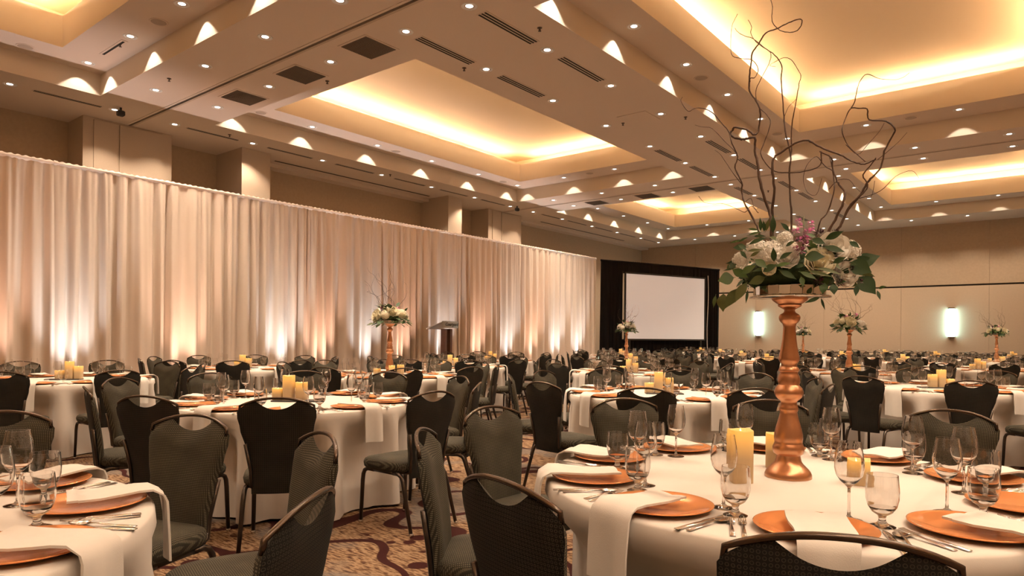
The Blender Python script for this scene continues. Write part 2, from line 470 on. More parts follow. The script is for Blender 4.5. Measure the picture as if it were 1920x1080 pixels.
# far wall: darker wallcovering above a reveal, lighter below
wf = tag(empty('wall_back'), kind='structure')
xx = [WX, -13.1, -10.35, -7.6, -4.85, -2.1, .65, 3.4, 6.15, XR]
for i in range(len(xx) - 1):
    b = MB(); b.box(((xx[i] + xx[i + 1]) / 2, WY + .1, (3.36 + ZC) / 2 + .03), (xx[i + 1] - xx[i] - .006, .2, ZC - 3.36 + .06), bev=.003); b.build('upper_panel', M['wall'], wf, smooth=False)
    b = MB(); b.box(((xx[i] + xx[i + 1]) / 2, WY + .1, 3.3 / 2), (xx[i + 1] - xx[i] - .006, .2, 3.3), bev=.003); b.build('lower_panel', M['wall_low'], wf, smooth=False)
b = MB(); b.box(((WX + XR) / 2, WY + .13, 3.33), (XR - WX, .14, .10)); b.build('reveal', M['dark_gap'], wf, smooth=False)
slab('wall_back', (WX, WY + .2, 0), (XR, WY + .3, ZC + .1), M['wall'])
slab('baseboard_back', (WX, WY - .02, 0), (XR, WY, .14), M['wood_dark'])

# ------------------------------------------------------------------ ceiling fittings
def spot(parent, power, ang=2.5, blend=.35, rad=.05, col=WARM, z=-.01):
    l = bpy.data.lights.new('lamp', 'SPOT'); l.energy = power; l.color = col; l.spot_size = ang; l.spot_blend = blend; l.shadow_soft_size = rad
    o = bpy.data.objects.new('lamp', l); o.parent = parent; o.location = (0, 0, z); COL.objects.link(o)
    return l
b = MB(); b.lathe([(.072, .02), (.072, -.002), (.105, -.008), (.108, -.002), (.108, .02)], 24); DL_RING = b.mesh('trim_ring', M['white_metal'])
b = MB(); b.lathe([(.0, -.001), (.074, .0005)], 20); DL_LENS = b.mesh('lens', M['lamp_lens'], False)
LD_MAIN = bpy.data.lights.new('downlight_lamp', 'SPOT'); LD_LEDGE = bpy.data.lights.new('ledge_lamp', 'SPOT')
for l, p, a, bl in ((LD_MAIN, P_MAIN, 2.0, .5), (LD_LEDGE, P_LEDGE, 1.5, .5)):
    l.energy = p; l.color = WARM; l.spot_size = a; l.spot_blend = bl; l.shadow_soft_size = .04
LD_WASH = bpy.data.lights.new('wash_lamp', 'SPOT'); LD_WASH.energy = P_WASH; LD_WASH.color = (1, .86, .70); LD_WASH.spot_size = 2 * math.atan(3.1); LD_WASH.spot_blend = .12; LD_WASH.shadow_soft_size = .015
def wash(t, rz):
    o = bpy.data.objects.new('wash_lamp', LD_WASH); o.parent = t; o.location = (0, 0, -.012); o.rotation_euler.z = rz; o.scale = (1, .36, 1); COL.objects.link(o)
def downlight(x, y, z, label, group, lamp):
    t = tag(empty('downlight', (x, y, z)), label, 'light', group)
    obj('trim_ring', DL_RING, t); obj('lens', DL_LENS, t)
    o = bpy.data.objects.new('lamp', lamp); o.parent = t; o.location = (0, 0, -.012); COL.objects.link(o)
    return t
def row(pts, z, what, group, lamp):
    for i, (x, y) in enumerate(pts):
        downlight(x, y, z, 'round recessed downlight, %s from the camera end, %s' % (ORD[i], what), group, lamp)
gm = 'downlights in the main ceiling'
row([(-14.23, y) for y in (3.72, 5.4, 6.54, 8.27, 10.13, 12.0, 13.85, 15.7, 17.45, 18.7, 20.45, 22.45, 24.35, 26.36, 28.0)], ZC, 'ceiling edge beside the drape wall', gm, LD_MAIN)
row([(-7.26, y) for y in (1.8, 3.6, 5.41, 6.54, 8.26, 10.1, 11.95, 13.83, 15.67, 17.47, 18.6, 20.45, 22.4, 24.3, 26.3, 28.0)], ZC, 'drape side row of the central ceiling band', gm, LD_MAIN)
row([(-6.05, y) for y in (1.8, 3.6, 5.41, 6.54, 8.26, 10.1, 11.95, 13.8, 15.66, 17.45, 18.57, 20.45, 22.4, 24.3, 26.3, 28.0)], ZC, 'inner row of the central ceiling band', gm, LD_MAIN)  # nearest two of each band row: unseen, added for foreground light
for y, nm in ((5.41, 'line before the first partition track'), (6.54, 'line after the first partition track'), (17.46, 'line before the second partition track'), (18.6, 'line after the second partition track'), (28.0, 'line along the far wall')):
    for k, x in enumerate((-12.5, -10.74, -9.0, -4.31, -2.63, -.93)):
        if y < 7 and x > -5: 
            pass  # near-camera lamps out of view, added to light the foreground
        downlight(x, y, ZC, 'round recessed downlight, %s from the drape, %s' % (ORD[k], nm), gm, LD_MAIN)
for xr, nm in ((1.0, 'unseen first row beyond the inner coffers'), (2.2, 'unseen second row beyond the inner coffers'), (9.1, 'unseen row along the opposite side wall')):  # rows out of view, added to light the camera-facing sides
    row([(xr, y) for y in (-5.7, -3.6, -1.8, 0, 1.8, 3.6, 5.41, 6.54, 8.26, 10.1, 11.95, 13.8, 15.66, 17.45, 18.57, 20.45, 22.4, 24.3)], ZC, nm, gm, LD_MAIN)
row([(x, -5.75) for x in (-12.5, -10.74, -9.0, -4.31, -2.63, -.93, 3.8, 5.6, 7.4)], ZC, 'unseen line along the wall behind the camera', gm, LD_MAIN)  # this and the rows below: unseen lamps added for camera-side light
row([(x, 5.41) for x in (3.8, 5.6, 7.4)], ZC, 'unseen opposite line before the first track', gm, LD_MAIN)
row([(x, 6.54) for x in (3.8, 5.6, 7.4)], ZC, 'unseen opposite line after the first track', gm, LD_MAIN)
row([(-7.26, y) for y in (-3.6, -1.8, 0)] , ZC, 'unseen drape side band behind the camera', gm, LD_MAIN)
row([(-6.05, y) for y in (-3.6, -1.8, 0)], ZC, 'unseen inner central band behind the camera', gm, LD_MAIN)
gl = 'downlights on the coffer ledges'
for nm, x0, xs_, yl, ym in (('first coffer by the drape', -13.18, (-11.47, -9.76, -8.25), (4.57,), (-1.0, .8, 2.7)),
                          ('middle coffer by the drape', -13.18, (-11.44, -9.74, -8.25), (16.5, 7.45), (9.1, 10.98, 12.83, 14.7)),
                          ('far coffer by the drape', -13.2, (-11.47, -9.75, -8.25), (26.86, 19.5), (21.2, 23.06, 25.0)),
                          ('near inner coffer', -5.06, (-3.4, -1.7, 0), (4.5,), (-1.0, .8, 2.7)),  # ledge lights out of view, added to light the foreground
                          ('large middle inner coffer', -5.06, (-3.4, -1.7, 0), (16.39, 7.45), (9.1, 10.92, 12.75, 14.58)),
                          ('far inner coffer', -5.06, (-3.4, -1.7, 0), (26.8, 19.5), (21.0, 22.9, 24.9))):
    pts = [(x0, y) for y in ym] + [(x0, y) for y in yl] + [(x, y) for y in yl for x in xs_]
    for i, (x, y) in enumerate(pts):
        side = 'drape side ledge' if x == x0 else ('far ledge' if y == yl[0] else 'near ledge')
        k = ([p for p in pts if (p[0] == x0)] if x == x0 else [p for p in pts if p[0] != x0 and p[1] == y]).index((x, y))
        dl = downlight(x, y, ZL, 'small downlight, %s on the %s of the %s' % (ORD[k], side, nm), gl, LD_LEDGE)
        if x == x0: wash(dl, 0)
        if y in yl: wash(dl, pi / 2)
# linear slot diffusers
def slot(name, x, y0, y1, w, label, group, n=4):
    t = tag(empty(name, (x, (y0 + y1) / 2, ZC)), label, 'vent', group)
    L_ = y1 - y0
    b = MB(); b.box((0, 0, -.003), (w, L_, .006)); b.build('frame', M['ceiling'], t, smooth=False)
    for k in range(n):
        b = MB(); b.box(((k + .5) / n * (w - .03) - (w - .03) / 2, 0, -.0075), ((w - .03) / n * .55, L_ - .03, .004)); b.build('slot', M['dark_gap'], t, smooth=False)
k = 0
for xx_, nm in ((-7.27, 'drape side of the central band'), (-6.05, 'inner side of the central band')):
    for i, (a, c) in enumerate(((6.77, 7.94), (8.6, 9.8), (14.17, 15.38), (16.04, 17.3), (19.0, 20.2), (20.8, 22.0), (24.7, 25.9))):
        slot('linear_vent', xx_, a, c, .19, 'dark slotted linear air vent, %s from the camera end, %s' % (ORD[i], nm), 'linear vents in the central band', 3)
for i, (a, c) in enumerate(((4.06, 5.18), (6.79, 7.94), (8.64, 9.85), (10.52, 11.75), (12.45, 13.6), (14.2, 15.4), (16.0, 17.2), (19.2, 20.3), (20.8, 22.1), (22.7, 24.0), (24.6, 25.9), (26.6, 27.8))):
    slot('linear_vent', -14.24, a, c, .13, 'narrow linear vent, %s from the camera end, ceiling edge above the drape' % ORD[i], 'linear vents above the drape', 2)
for (a, c, l) in ((9.4, 14.7, 'long slot diffuser in the ceiling recess between two piers'), (20.4, 26.6, 'long slot diffuser in the ceiling recess past the last pier')):
    slot('slot_diffuser', -15.18, a, c, .16, l, None, 1)
# square return grilles
b0 = MB(); b0.box((0, 0, -.005), (.64, .64, .01)); GF = b0.mesh('frame', M['ceiling'], False)
b0 = MB(); b0.box((0, 0, -.0115), (.57, .57, .004)); GC = b0.mesh('core', M['grille'], False)
b0 = MB()
for i in range(19):
    b0.box((-.27 + i * .03, 0, -.016), (.008, .57, .006)); b0.box((0, -.27 + i * .03, -.0165), (.57, .006, .005))
GS = b0.mesh('louvre', M['louvre'], False)
for y, nm in ((6.56, 'past the first partition track'), (18.58, 'past the second partition track')):
    for i, x in enumerate((-11.6, -9.83, -8.1)):
        t = tag(empty('return_grille', (x, y, ZC)), 'square dark return air grille, %s from the drape, %s' % (ORD[i], nm), 'vent', 'return grilles')
        obj('frame', GF, t); obj('core', GC, t); l = obj('louvre', GS, t); l['kind'] = 'stuff'
b = MB(); b.box((0, 0, -.006), (.62, .62, .012), bev=.004)
tag(b.build('access_panel', M['ceiling'], smooth=False, loc=(-6.5, 11.9, ZC)), 'faint square access panel flush in the central ceiling band', 'panel')
b = MB(); b.lathe([(.0, -.012), (.095, -.010), (.115, -.004), (.115, .0)], 24); SPK = b.mesh('grille', M['speaker'])
b = MB(); b.lathe([(.115, -.006), (.13, -.005), (.132, 0)], 24); SPR = b.mesh('rim', M['ceiling'])
for i, (x, y, nm) in enumerate(((-10.6, 4.62, 'far ledge of the first coffer by the drape'), (-13.25, 3.67, 'drape ledge of the first coffer'), (-13.2, 7.85, 'drape ledge of the middle coffer, near end'), (-13.2, 11.6, 'drape ledge of the middle coffer, halfway'), (-13.2, 15.85, 'drape ledge of the middle coffer, far end'), (-10.55, 16.5, 'far ledge of the middle coffer'), (-5.1, 11.64, 'drape side ledge of the large inner coffer, halfway'), (-5.12, 15.86, 'drape side ledge of the large inner coffer, far end'), (-2.55, 16.4, 'far ledge of the large inner coffer'))):
    t = tag(empty('ceiling_speaker', (x, y, ZL)), 'round flush ceiling speaker on the %s' % nm, 'speaker', 'ceiling speakers'); obj('grille', SPK, t); obj('rim', SPR, t)
# sprinkler heads
b = MB(); b.lathe([(.035, 0), (.035, -.006), (.008, -.01), (.008, -.04)], 10); b.lathe([(.022, -.048), (.022, -.044)], 10); b.tube([(.012, 0, -.01), (.014, 0, -.045)], .003, 5); b.tube([(-.012, 0, -.01), (-.014, 0, -.045)], .003, 5)
SPM = b.mesh('sprinkler_head', M['bronze_trim'])
for i, (x, y, z) in enumerate(((-11.75, 5.3, ZC), (-9.72, 7.0, ZC), (-8.0, 4.4, ZL), (-7.5, 8.0, ZC), (-5.7, 7.6, ZC), (-14.0, 3.4, ZC), (-14.0, 7.6, ZC), (-6.9, 12.0, ZC), (-5.75, 12.4, ZC), (-14.0, 12.1, ZC), (-11.9, 4.59, ZL), (-6.7, 20.0, ZC))):
    tag(obj('sprinkler_head', SPM, loc=(x, y, z)), 'small bronze sprinkler head, %s counted along the ceiling from the camera end' % ORD[i], 'sprinkler', 'sprinkler heads')
# two small black devices by the partition tracks
for (x, y, nm) in ((-14.0, 5.42, 'first'), (-14.02, 17.55, 'second')):
    t = tag(empty('ceiling_sensor', (x, y, ZC)), 'small black sensor hanging from the ceiling edge beside the %s partition track' % nm, 'sensor', 'ceiling sensors')
    b = MB(); b.box((0, 0, -.035), (.03, .03, .07)); b.build('bracket', M['black'], t, smooth=False)
    b = MB(); b.box((0, 0, -.11), (.10, .12, .11), bev=.02); b.build('body', M['black'], t, smooth=False)
t = tag(empty('smoke_detector', (-2.6, 19.3, ZL)), 'white round smoke detector hanging at the near edge of the far inner coffer', 'detector')
b = MB(); b.lathe([(.0, -.06), (.10, -.055), (.16, -.03), (.17, 0)], 20); b.build('body', M['white_metal'], t)
b = MB(); b.lathe([(.175, -.012), (.19, -.008), (.19, 0)], 20); b.build('rim', M['ceiling'], t)
t = tag(empty('track_socket', (-12.15, 4.58, ZL)), 'dark linear access slot on the far ledge of the first coffer', 'vent')
b = MB(); b.box((0, 0, -.004), (.9, .10, .008)); b.build('frame', M['ceiling'], t, smooth=False)
b = MB(); b.box((0, 0, -.009), (.82, .035, .004)); b.build('slot', M['dark_gap'], t, smooth=False)

# ------------------------------------------------------------------ drapes
def pleats(name, p0, p1, zb, zt, m, parent, seed, amp=.085, freq=3.2, res=.022, rows=16, gather=.10):
    r = random.Random(seed)
    d = Vector((p1[0] - p0[0], p1[1] - p0[1], 0)); Ln = d.length; d.normalize(); nrm = Vector((d.y, -d.x, 0))
    n = max(12, int(Ln / res))
    ph = []; a = r.uniform(0, 6); fq = freq
    amps = []; av = 1.0
    for i in range(n + 1):
        if i % 9 == 0: tf = freq * r.uniform(.45, 1.7); ta = r.uniform(.35, 1.35)
        fq += (tf - fq) * .22; av += (ta - av) * .15
        a += 2 * pi * fq * Ln / n; ph.append(a); amps.append(av)
    ph2 = []; a = r.uniform(0, 6)
    for i in range(n + 1):
        a += 2 * pi * freq * 2.6 * r.uniform(.6, 1.4) * Ln / n; ph2.append(a)
    sl = [r.uniform(-1, 1) for _ in range(n + 1)]
    b = MB()
    def fn(u, v):
        i = int(round(u * n)); s = u * Ln
        z = zb + (zt - zb) * (v ** .85)
        k = 1 - v
        g = amps[i] * amp * (.45 + .55 * min(1, k * 1.6)) * (sin(ph[i]) + .28 * sin(2.0 * ph[i] + 1.0) + .12 * sin(3.3 * ph[i] + 2 * k))
        g += .016 * sin(ph2[i]) * (.35 + .9 * max(0, 1 - k * 3))
        if v > .985: g *= .25
        elif v > .965: g *= .55
        edge = min(1, min(u, 1 - u) * Ln / .12)
        p = Vector((p0[0], p0[1], 0)) + d * (s + .035 * k * sin(ph[i] * .37 + sl[0] * 3)) + nrm * (g * edge)
        return (p.x, p.y, z)
    b.grid(fn, n, rows)
    # rod pocket: gathered roll at the top
    def rod(u, v):
        i = int(round(u * n)); an = 2 * pi * v
        p = Vector((p0[0], p0[1], 0)) + d * (u * Ln) + nrm * ((.028 + .006 * sin(ph2[i])) * cos(an))
        return (p.x, p.y, zt - .015 + (.034 + .009 * sin(ph2[i] * 1.1)) * sin(an))
    b.grid(rod, n, 8)
    return b.build(name, m, parent)
DX = -13.2
dr = tag(empty('ivory_drape', (0, 0, 0)), 'tall ivory pipe and drape running the whole length of the side wall', 'drape')
ysp = [1.6, 4.1, 6.55, 9.05, 11.5, 14.0, 16.45, 18.9, 21.1]
for i in range(len(ysp) - 1):
    pleats('drape_panel', (DX + .004 * (i % 2), ysp[i] - .03), (DX + .004 * (i % 2), ysp[i + 1] + .03), .012, 4.17, M['drape'], dr, 31 + i)
b = MB(); b.tube([(DX, 1.6, 4.155), (DX, 21.1, 4.155)], .02, 8); b.build('crossbar', M['chrome'], dr)
for y in (1.62, 6.55, 11.5, 16.45, 21.08):
    b = MB(); b.tube([(DX - .14, y, .0), (DX - .14, y, 4.1)], .025, 8); b.box((DX - .14, y, .01), (.4, .4, .02)); b.tube([(DX - .14, y, 4.08), (DX, y, 4.15)], .015, 6); b.build('upright', M['chrome'], dr)
# black masking drape round the angled projection screen
A_ = Vector((-13.18, 21.42)); B_ = Vector((-11.06, 27.2)); U_ = (B_ - A_).normalized(); LB = (B_ - A_).length
def alongb(s, off=0.0):
    q = A_ + U_ * s + Vector((U_.y, -U_.x)) * off
    return (q.x, q.y)
bd = tag(empty('black_drape'), 'black masking drape surrounding the angled projection screen', 'drape')
s0, s1, zb_, zt_ = 1.02, 5.22, 1.22, 3.76
pleats('side_panel', alongb(0), alongb(s0 + .02), .012, 4.15, M['black_drape'], bd, 91, amp=.03, freq=5)
pleats('side_panel', alongb(s1 - .02), alongb(LB), .012, 4.15, M['black_drape'], bd, 92, amp=.03, freq=5)
pleats('valance', alongb(s0 - .02, .02), alongb(s1 + .02, .02), zt_ - .05, 4.15, M['black_drape'], bd, 93, amp=.03, freq=4, rows=6)
pleats('skirt', alongb(s0 - .02, .02), alongb(s1 + .02, .02), .012, zb_ + .03, M['black_drape'], bd, 94, amp=.03, freq=4, rows=6)
sc = tag(empty('projection_screen'), 'large blank white projection screen in a thin dark frame', 'screen')
angU = math.atan2(U_.y, U_.x); Mz = Matrix.Rotation(angU, 3, 'Z')
cq = alongb((s0 + s1) / 2, .125)
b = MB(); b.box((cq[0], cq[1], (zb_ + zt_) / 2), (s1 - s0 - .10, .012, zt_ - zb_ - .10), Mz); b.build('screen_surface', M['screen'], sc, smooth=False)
for (ss, zz, w, h_) in (((s0 + s1) / 2, zt_ - .03, s1 - s0, .06), ((s0 + s1) / 2, zb_ + .03, s1 - s0, .06), (s0 + .03, (zb_ + zt_) / 2, .06, zt_ - zb_), (s1 - .03, (zb_ + zt_) / 2, .06, zt_ - zb_)):
    q = alongb(ss, .13); b = MB(); b.box((q[0], q[1], zz), (w, .04, h_), Mz); b.build('frame_bar', M['black'], sc, smooth=False)
for ss in (s0 + .25, s1 - .25):
    q = alongb(ss, .13); b = MB(); b.box((q[0], q[1], zb_ / 2), (.06, .05, zb_), Mz); b.build('leg', M['black'], sc, smooth=False)
q1 = [alongb(s1 + .17 + .03 * sin(k * .5), .10) + (3.85 - k * .24,) for k in range(16)]
b = MB(); b.tube(q1, .016, 6); tag(b.build('cable', M['white_metal']), 'pale cable hanging down the black drape beside the screen', 'cable')

# uplights along the foot of the drape
upc = [(1.0, .62, .47), (.92, .95, 1.0)]
for i, y in enumerate((3.1, 4.3, 6.2, 8.3, 9.3, 10.6, 11.7, 13.2, 14.6, 16.0, 17.2, 18.5, 19.8)):
    c = upc[(0 if i in (0, 2, 4, 6, 8, 10) else 1)]
    t = tag(empty('uplight', (DX + .44, y, 0)), '%s floor uplight at the foot of the drape, %s from the camera end' % ('peach' if c[2] < .6 else 'cool white', ORD[i]), 'light', 'drape uplights')
    b = MB(); b.lathe([(.0, 0), (.10, 0), (.10, .02), (.085, .03), (.085, .15), (.075, .15), (.075, .12), (0, .12)], 16); b.build('can', M['black'], t)
    b = MB(); b.lathe([(0, .128), (.07, .128)], 14); b.build('lens', emis('uplight_lens', c, 8), t, smooth=False)
    l = bpy.data.lights.new('uplamp', 'SPOT'); l.energy = P_UP * (1.0 if c[2] < .6 else .85); l.color = c; l.spot_size = 1.0; l.spot_blend = 1.0; l.shadow_soft_size = .05
    o = bpy.data.objects.new('uplamp', l); o.parent = t; o.location = (0, 0, .16); o.rotation_euler = (0, pi - .12, 0); COL.objects.link(o)

# stage riser and lectern in front of the drape
st = tag(empty('stage_riser', (-12.12, 11.1, 0)), 'low black stage riser in front of the drape behind the tables', 'stage')
b = MB(); b.box((0, 0, .42), (1.0, 3.9, .05)); b.build('deck', M['black'], st, smooth=False)
b = MB(); b.box((0, 0, .20), (.96, 3.84, .40)); b.build('skirt', M['black_drape'], st, smooth=False)
lc = tag(empty('lectern', (-12.05, 12.3, .445), R(98)), 'slim dark wood lectern with a slanted metal top on the stage', 'lectern')
b = MB(); b.box((0, 0, .02), (.5, .42, .04), bev=.01); b.build('base', M['wood_dark'], lc, smooth=False)
for s in (-1, 1):
    b = MB(); b.box((s * .11, 0, .54), (.09, .13, 1.02), bev=.008); b.build('post', M['wood_dark'], lc, smooth=False)
b = MB(); b.box((0, .02, .54), (.14, .03, .98)); b.build('infill', M['chrome'], lc, smooth=False)
Mt = Matrix.Rotation(R(-20), 3, 'X')
b = MB(); b.box((0, .16, 1.13), (.62, .52, .035), Matrix.Rotation(R(-18), 3, 'X'), bev=.01); b.build('reading_top', M['lectern_metal'], lc, smooth=False)
b = MB(); b.grid(lambda u, v: ((u - .5) * .66, -.10 - .05 * cos((u - .5) * 2.4), 1.07 + v * .17), 12, 1); b.grid(lambda u, v: ((u - .5) * .66, -.085 - .05 * cos((u - .5) * 2.4), 1.07 + v * .17), 12, 1, flip=True)
fa = b.build('fascia', M['lectern_metal'], lc)
cu = bpy.data.curves.new('lettering', 'FONT'); cu.body = 'Courtyard'; cu.size = .125; cu.shear = .3; cu.align_x = 'CENTER'; cu.extrude = .003; cu.materials.append(M['ink'])
tmp = bpy.data.objects.new('lettering', cu); COL.objects.link(tmp); bpy.context.view_layer.update()
lme = bpy.data.meshes.new_from_object(tmp); bpy.data.objects.remove(tmp)
to = bpy.data.objects.new('lettering', lme); to.parent = fa; to.location = (0, -.155, 1.12); to.rotation_euler = (pi / 2, 0, 0); COL.objects.link(to)

# wall sconces
for i, (x, nm) in enumerate(((-10.22, 'behind the large candlestick'), (-3.22, 'on the open stretch of far wall'))):
    t = tag(empty('wall_sconce', (x, WY, 1.97)), 'tall narrow glowing white wall light with chrome caps, %s' % nm, 'light', 'far wall sconces')
    b = MB(); b.box((0, -.015, 0), (.17, .03, 1.10)); b.build('back_plate', M['chrome'], t, smooth=False)
    b = MB(); b.grid(lambda u, v: (.095 * cos(pi * u), -.03 - .09 * sin(pi * u), -.50 + v), 12, 1); b.build('diffuser', M['sconce_glow'], t)
    for s in (-1, 1):
        b = MB(); b.box((0, -.07, s * .525), (.20, .14, .05), bev=.008); b.build('end_cap', M['chrome'], t, smooth=False)

#@@PART2
# ------------------------------------------------------------------ chair
def uv_from_xz(me, axis=(0, 2)):
    uv = me.uv_layers.new(name='UVMap')
    co = np.empty(len(me.vertices) * 3); me.vertices.foreach_get('co', co); co = co.reshape(-1, 3)
    li = np.empty(len(me.loops), dtype=np.int32); me.loops.foreach_get('vertex_index', li)
    uv.data.foreach_set('uv', co[li][:, list(axis)].ravel())
def lerp(a, b, t): return a + (b - a) * t
def spline(keys, t):
    for i in range(len(keys) - 1):
        if t <= keys[i + 1][0]:
            k = (t - keys[i][0]) / (keys[i + 1][0] - keys[i][0]); k = k * k * (3 - 2 * k)
            return lerp(keys[i][1], keys[i + 1][1], k)
    return keys[-1][1]
HW = [(0, .150), (.25, .156), (.5, .178), (.72, .210), (.86, .226), (.94, .226), (1, .213)]
ZB0 = .355
def back_y(z): return -.205 - .15 * max(0, (z - .40)) ** 1.25 - .012
def grip_z(x): return .935 - .050 * (abs(x) / .215) ** 2.2
def top_z(u):
    x = u * .225
    z = grip_z(x) - .003 - .022 * max(0, (abs(u) - .82) / .18) ** 2
    if abs(u) < .56: z -= .066 * (1 - (u / .56) ** 2)
    return z
def make_chair():
    root = empty('banquet_chair')
    nu, nv = 32, 12
    def pt(u, v, side):
        uu = u * 2 - 1
        z = ZB0 + v * (top_z(uu) - ZB0)
        t = (z - ZB0) / (.90 - ZB0)
        hw = spline(HW, min(1, max(0, t)))
        edge = (1 - abs(uu) ** 6) ** .5 * (1 - (2 * v - 1) ** 14) ** .5
        th = (.040 if side > 0 else .012) * edge
        puff = 1 + .25 * sin(pi * min(1, v * 1.25)) if side > 0 else 1
        return (uu * hw, back_y(z) + .004 + (th * puff if side > 0 else -th) - .03 * (1 - uu * uu) * .55, z)
    b = MB(); b.grid(lambda u, v: pt(u, v, 1), nu, nv, flip=True)
    me = b.mesh('backrest_cushion', M['fabric_front']); uv_from_xz(me); bk = obj('backrest_cushion', me, root)
    b = MB(); b.grid(lambda u, v: pt(u, v, -1), nu, nv)
    me = b.mesh('backrest_shell', M['fabric_back']); uv_from_xz(me); obj('backrest_shell', me, root)
    # seat: rounded cushion with a waterfall front
    b = MB()
    def seat(u, v):
        a = 2 * pi * u
        e = 4.5
        cx = abs(cos(a)) ** (2 / e) * (1 if cos(a) > 0 else -1); sy = abs(sin(a)) ** (2 / e) * (1 if sin(a) > 0 else -1)
        hw = .222 if sy > 0 else lerp(.222, .205, -sy)
        prof = [(0, .388), (.92, .388), (1.0, .408), (1.02, .435), (.99, .458), (.90, .472), (.6, .480), (0, .482)]
        r, z = prof[int(round(v * 7))]
        return (cx * hw * r, .012 + sy * .228 * r, z - (.012 * max(0, sy) ** 3 * r))
    b.grid(seat, 32, 7, wrap=True, flip=False)
    me = b.mesh('seat', M['fabric_front']); uv_from_xz(me, (0, 1)); obj('seat', me, root)
    b = MB()
    pts = [(x, back_y(grip_z(x)) - .018 + .030 * (x / .215) ** 2, grip_z(x)) for x in [(-.21 + .42 * k / 18) for k in range(19)]]
    b.tube([(-.213, pts[0][1] + .004, pts[0][2] - .03)] + pts + [(.213, pts[-1][1] + .004, pts[-1][2] - .03)], .0080, 8)
    b.build('grip_rail', M['grip'], root)
    b = MB()
    for s in (-1, 1):
        b.tube([(s * .19, .17, .385), (s * .19, -.17, .385)], .0125, 8)
        b.tube([(s * .150, -.17, .385), (s * .148, -.225, .40), (s * .152, -.235, .50), (s * .18, -.255, .66)], .011, 6)
    b.tube([(-.19, .10, .383), (.19, .10, .383)], .011, 6); b.tube([(-.19, -.12, .383), (.19, -.12, .383)], .011, 6)
    b.build('seat_frame', M['tube'], root)
    for s in (-1, 1):
        for front in (1, 0):
            b = MB()
            if front:
                P = [(s * .19, .10, .385), (s * .191, .165, .385), (s * .193, .195, .372), (s * .195, .208, .345), (s * .197, .213, .30), (s * .203, .225, .0)]
            else:
                P = [(s * .19, -.10, .385), (s * .191, -.150, .385), (s * .193, -.185, .372), (s * .195, -.202, .345), (s * .198, -.216, .30), (s * .208, -.305, .0)]
            b.tube(P, [.0148, .0148, .0148, .0148, .0148, .0125], 8)
            b.mi = 1; e = P[-1]; b.lathe([(.0135, .0), (.0155, .004), (.0145, .018), (.011, .022)], 8, (e[0], e[1], 0))
            b.build('leg', [M['tube'], M['chrome']], root)
    return root
chair0 = make_chair(); note_kids(chair0)

# ------------------------------------------------------------------ table, cloth
RT = .93
def make_cloth(seed, base=0.0):
    r = random.Random(seed)
    k = [(n, r.uniform(0, 6.28), r.uniform(.5, 1)) for n in (7, 11, 13, 17, 23)]
    ZT, ZBOT = .765, .015
    b = MB(); nu = 120
    rings = [0, .3, .6, .85, .90]
    zs = [.765, .765, .765, .765, .7645]
    prof = [(r_, z_, 0) for r_, z_ in zip(rings, zs)] + [(RT - .008, .763, 0), (RT, .755, .05)] + [(RT + .004 + .025 * t ** 1.1, .755 - t * (.755 - ZBOT), t) for t in (.06, .14, .24, .36, .5, .64, .78, .9, 1.0)]
    def fn(u, v):
        rr, z, t = prof[int(round(v * (len(prof) - 1)))]
        a = 2 * pi * u
        w = sum(am * sin(n * a + ph + .4 * t * sin(3 * a)) for n, ph, am in k) / 2.6
        f = (t ** 1.15) * .018 * w
        kd = max(0, min(1, (.755 - z - .04) / .19)); kd = kd * kd * (3 - 2 * kd)
        dent = .5 + .5 * cos(10 * a)
        rad = rr + f - kd * (.145 * min(1, base + dent * 2.6) - .02 * (1 - dent))
        return (rad * cos(a), rad * sin(a), z + (.006 * sin(5 * a + k[0][1]) if t > .95 else 0))
    b.grid(fn, nu, len(prof) - 1, wrap=True)
    return b.mesh('tablecloth', M['cloth'])
CLOTHS = [make_cloth(s) for s in (3, 8, 15)] + [make_cloth(3, .85)]
b = MB(); b.lathe([(0, .74), (RT - .012, .74), (RT - .008, .745), (RT - .008, .758), (0, .76)], 40); TTOP = b.mesh('tabletop', M['wood_dark'])
b = MB()
b.tube([(0, .38, .02), (0, .40, .74)], .02, 6); b.tube([(0, -.38, .02), (0, -.40, .74)], .02, 6); b.tube([(0, -.55, .015), (0, .55, .015)], .018, 6)
TLEG = b.mesh('leg', M['black'])

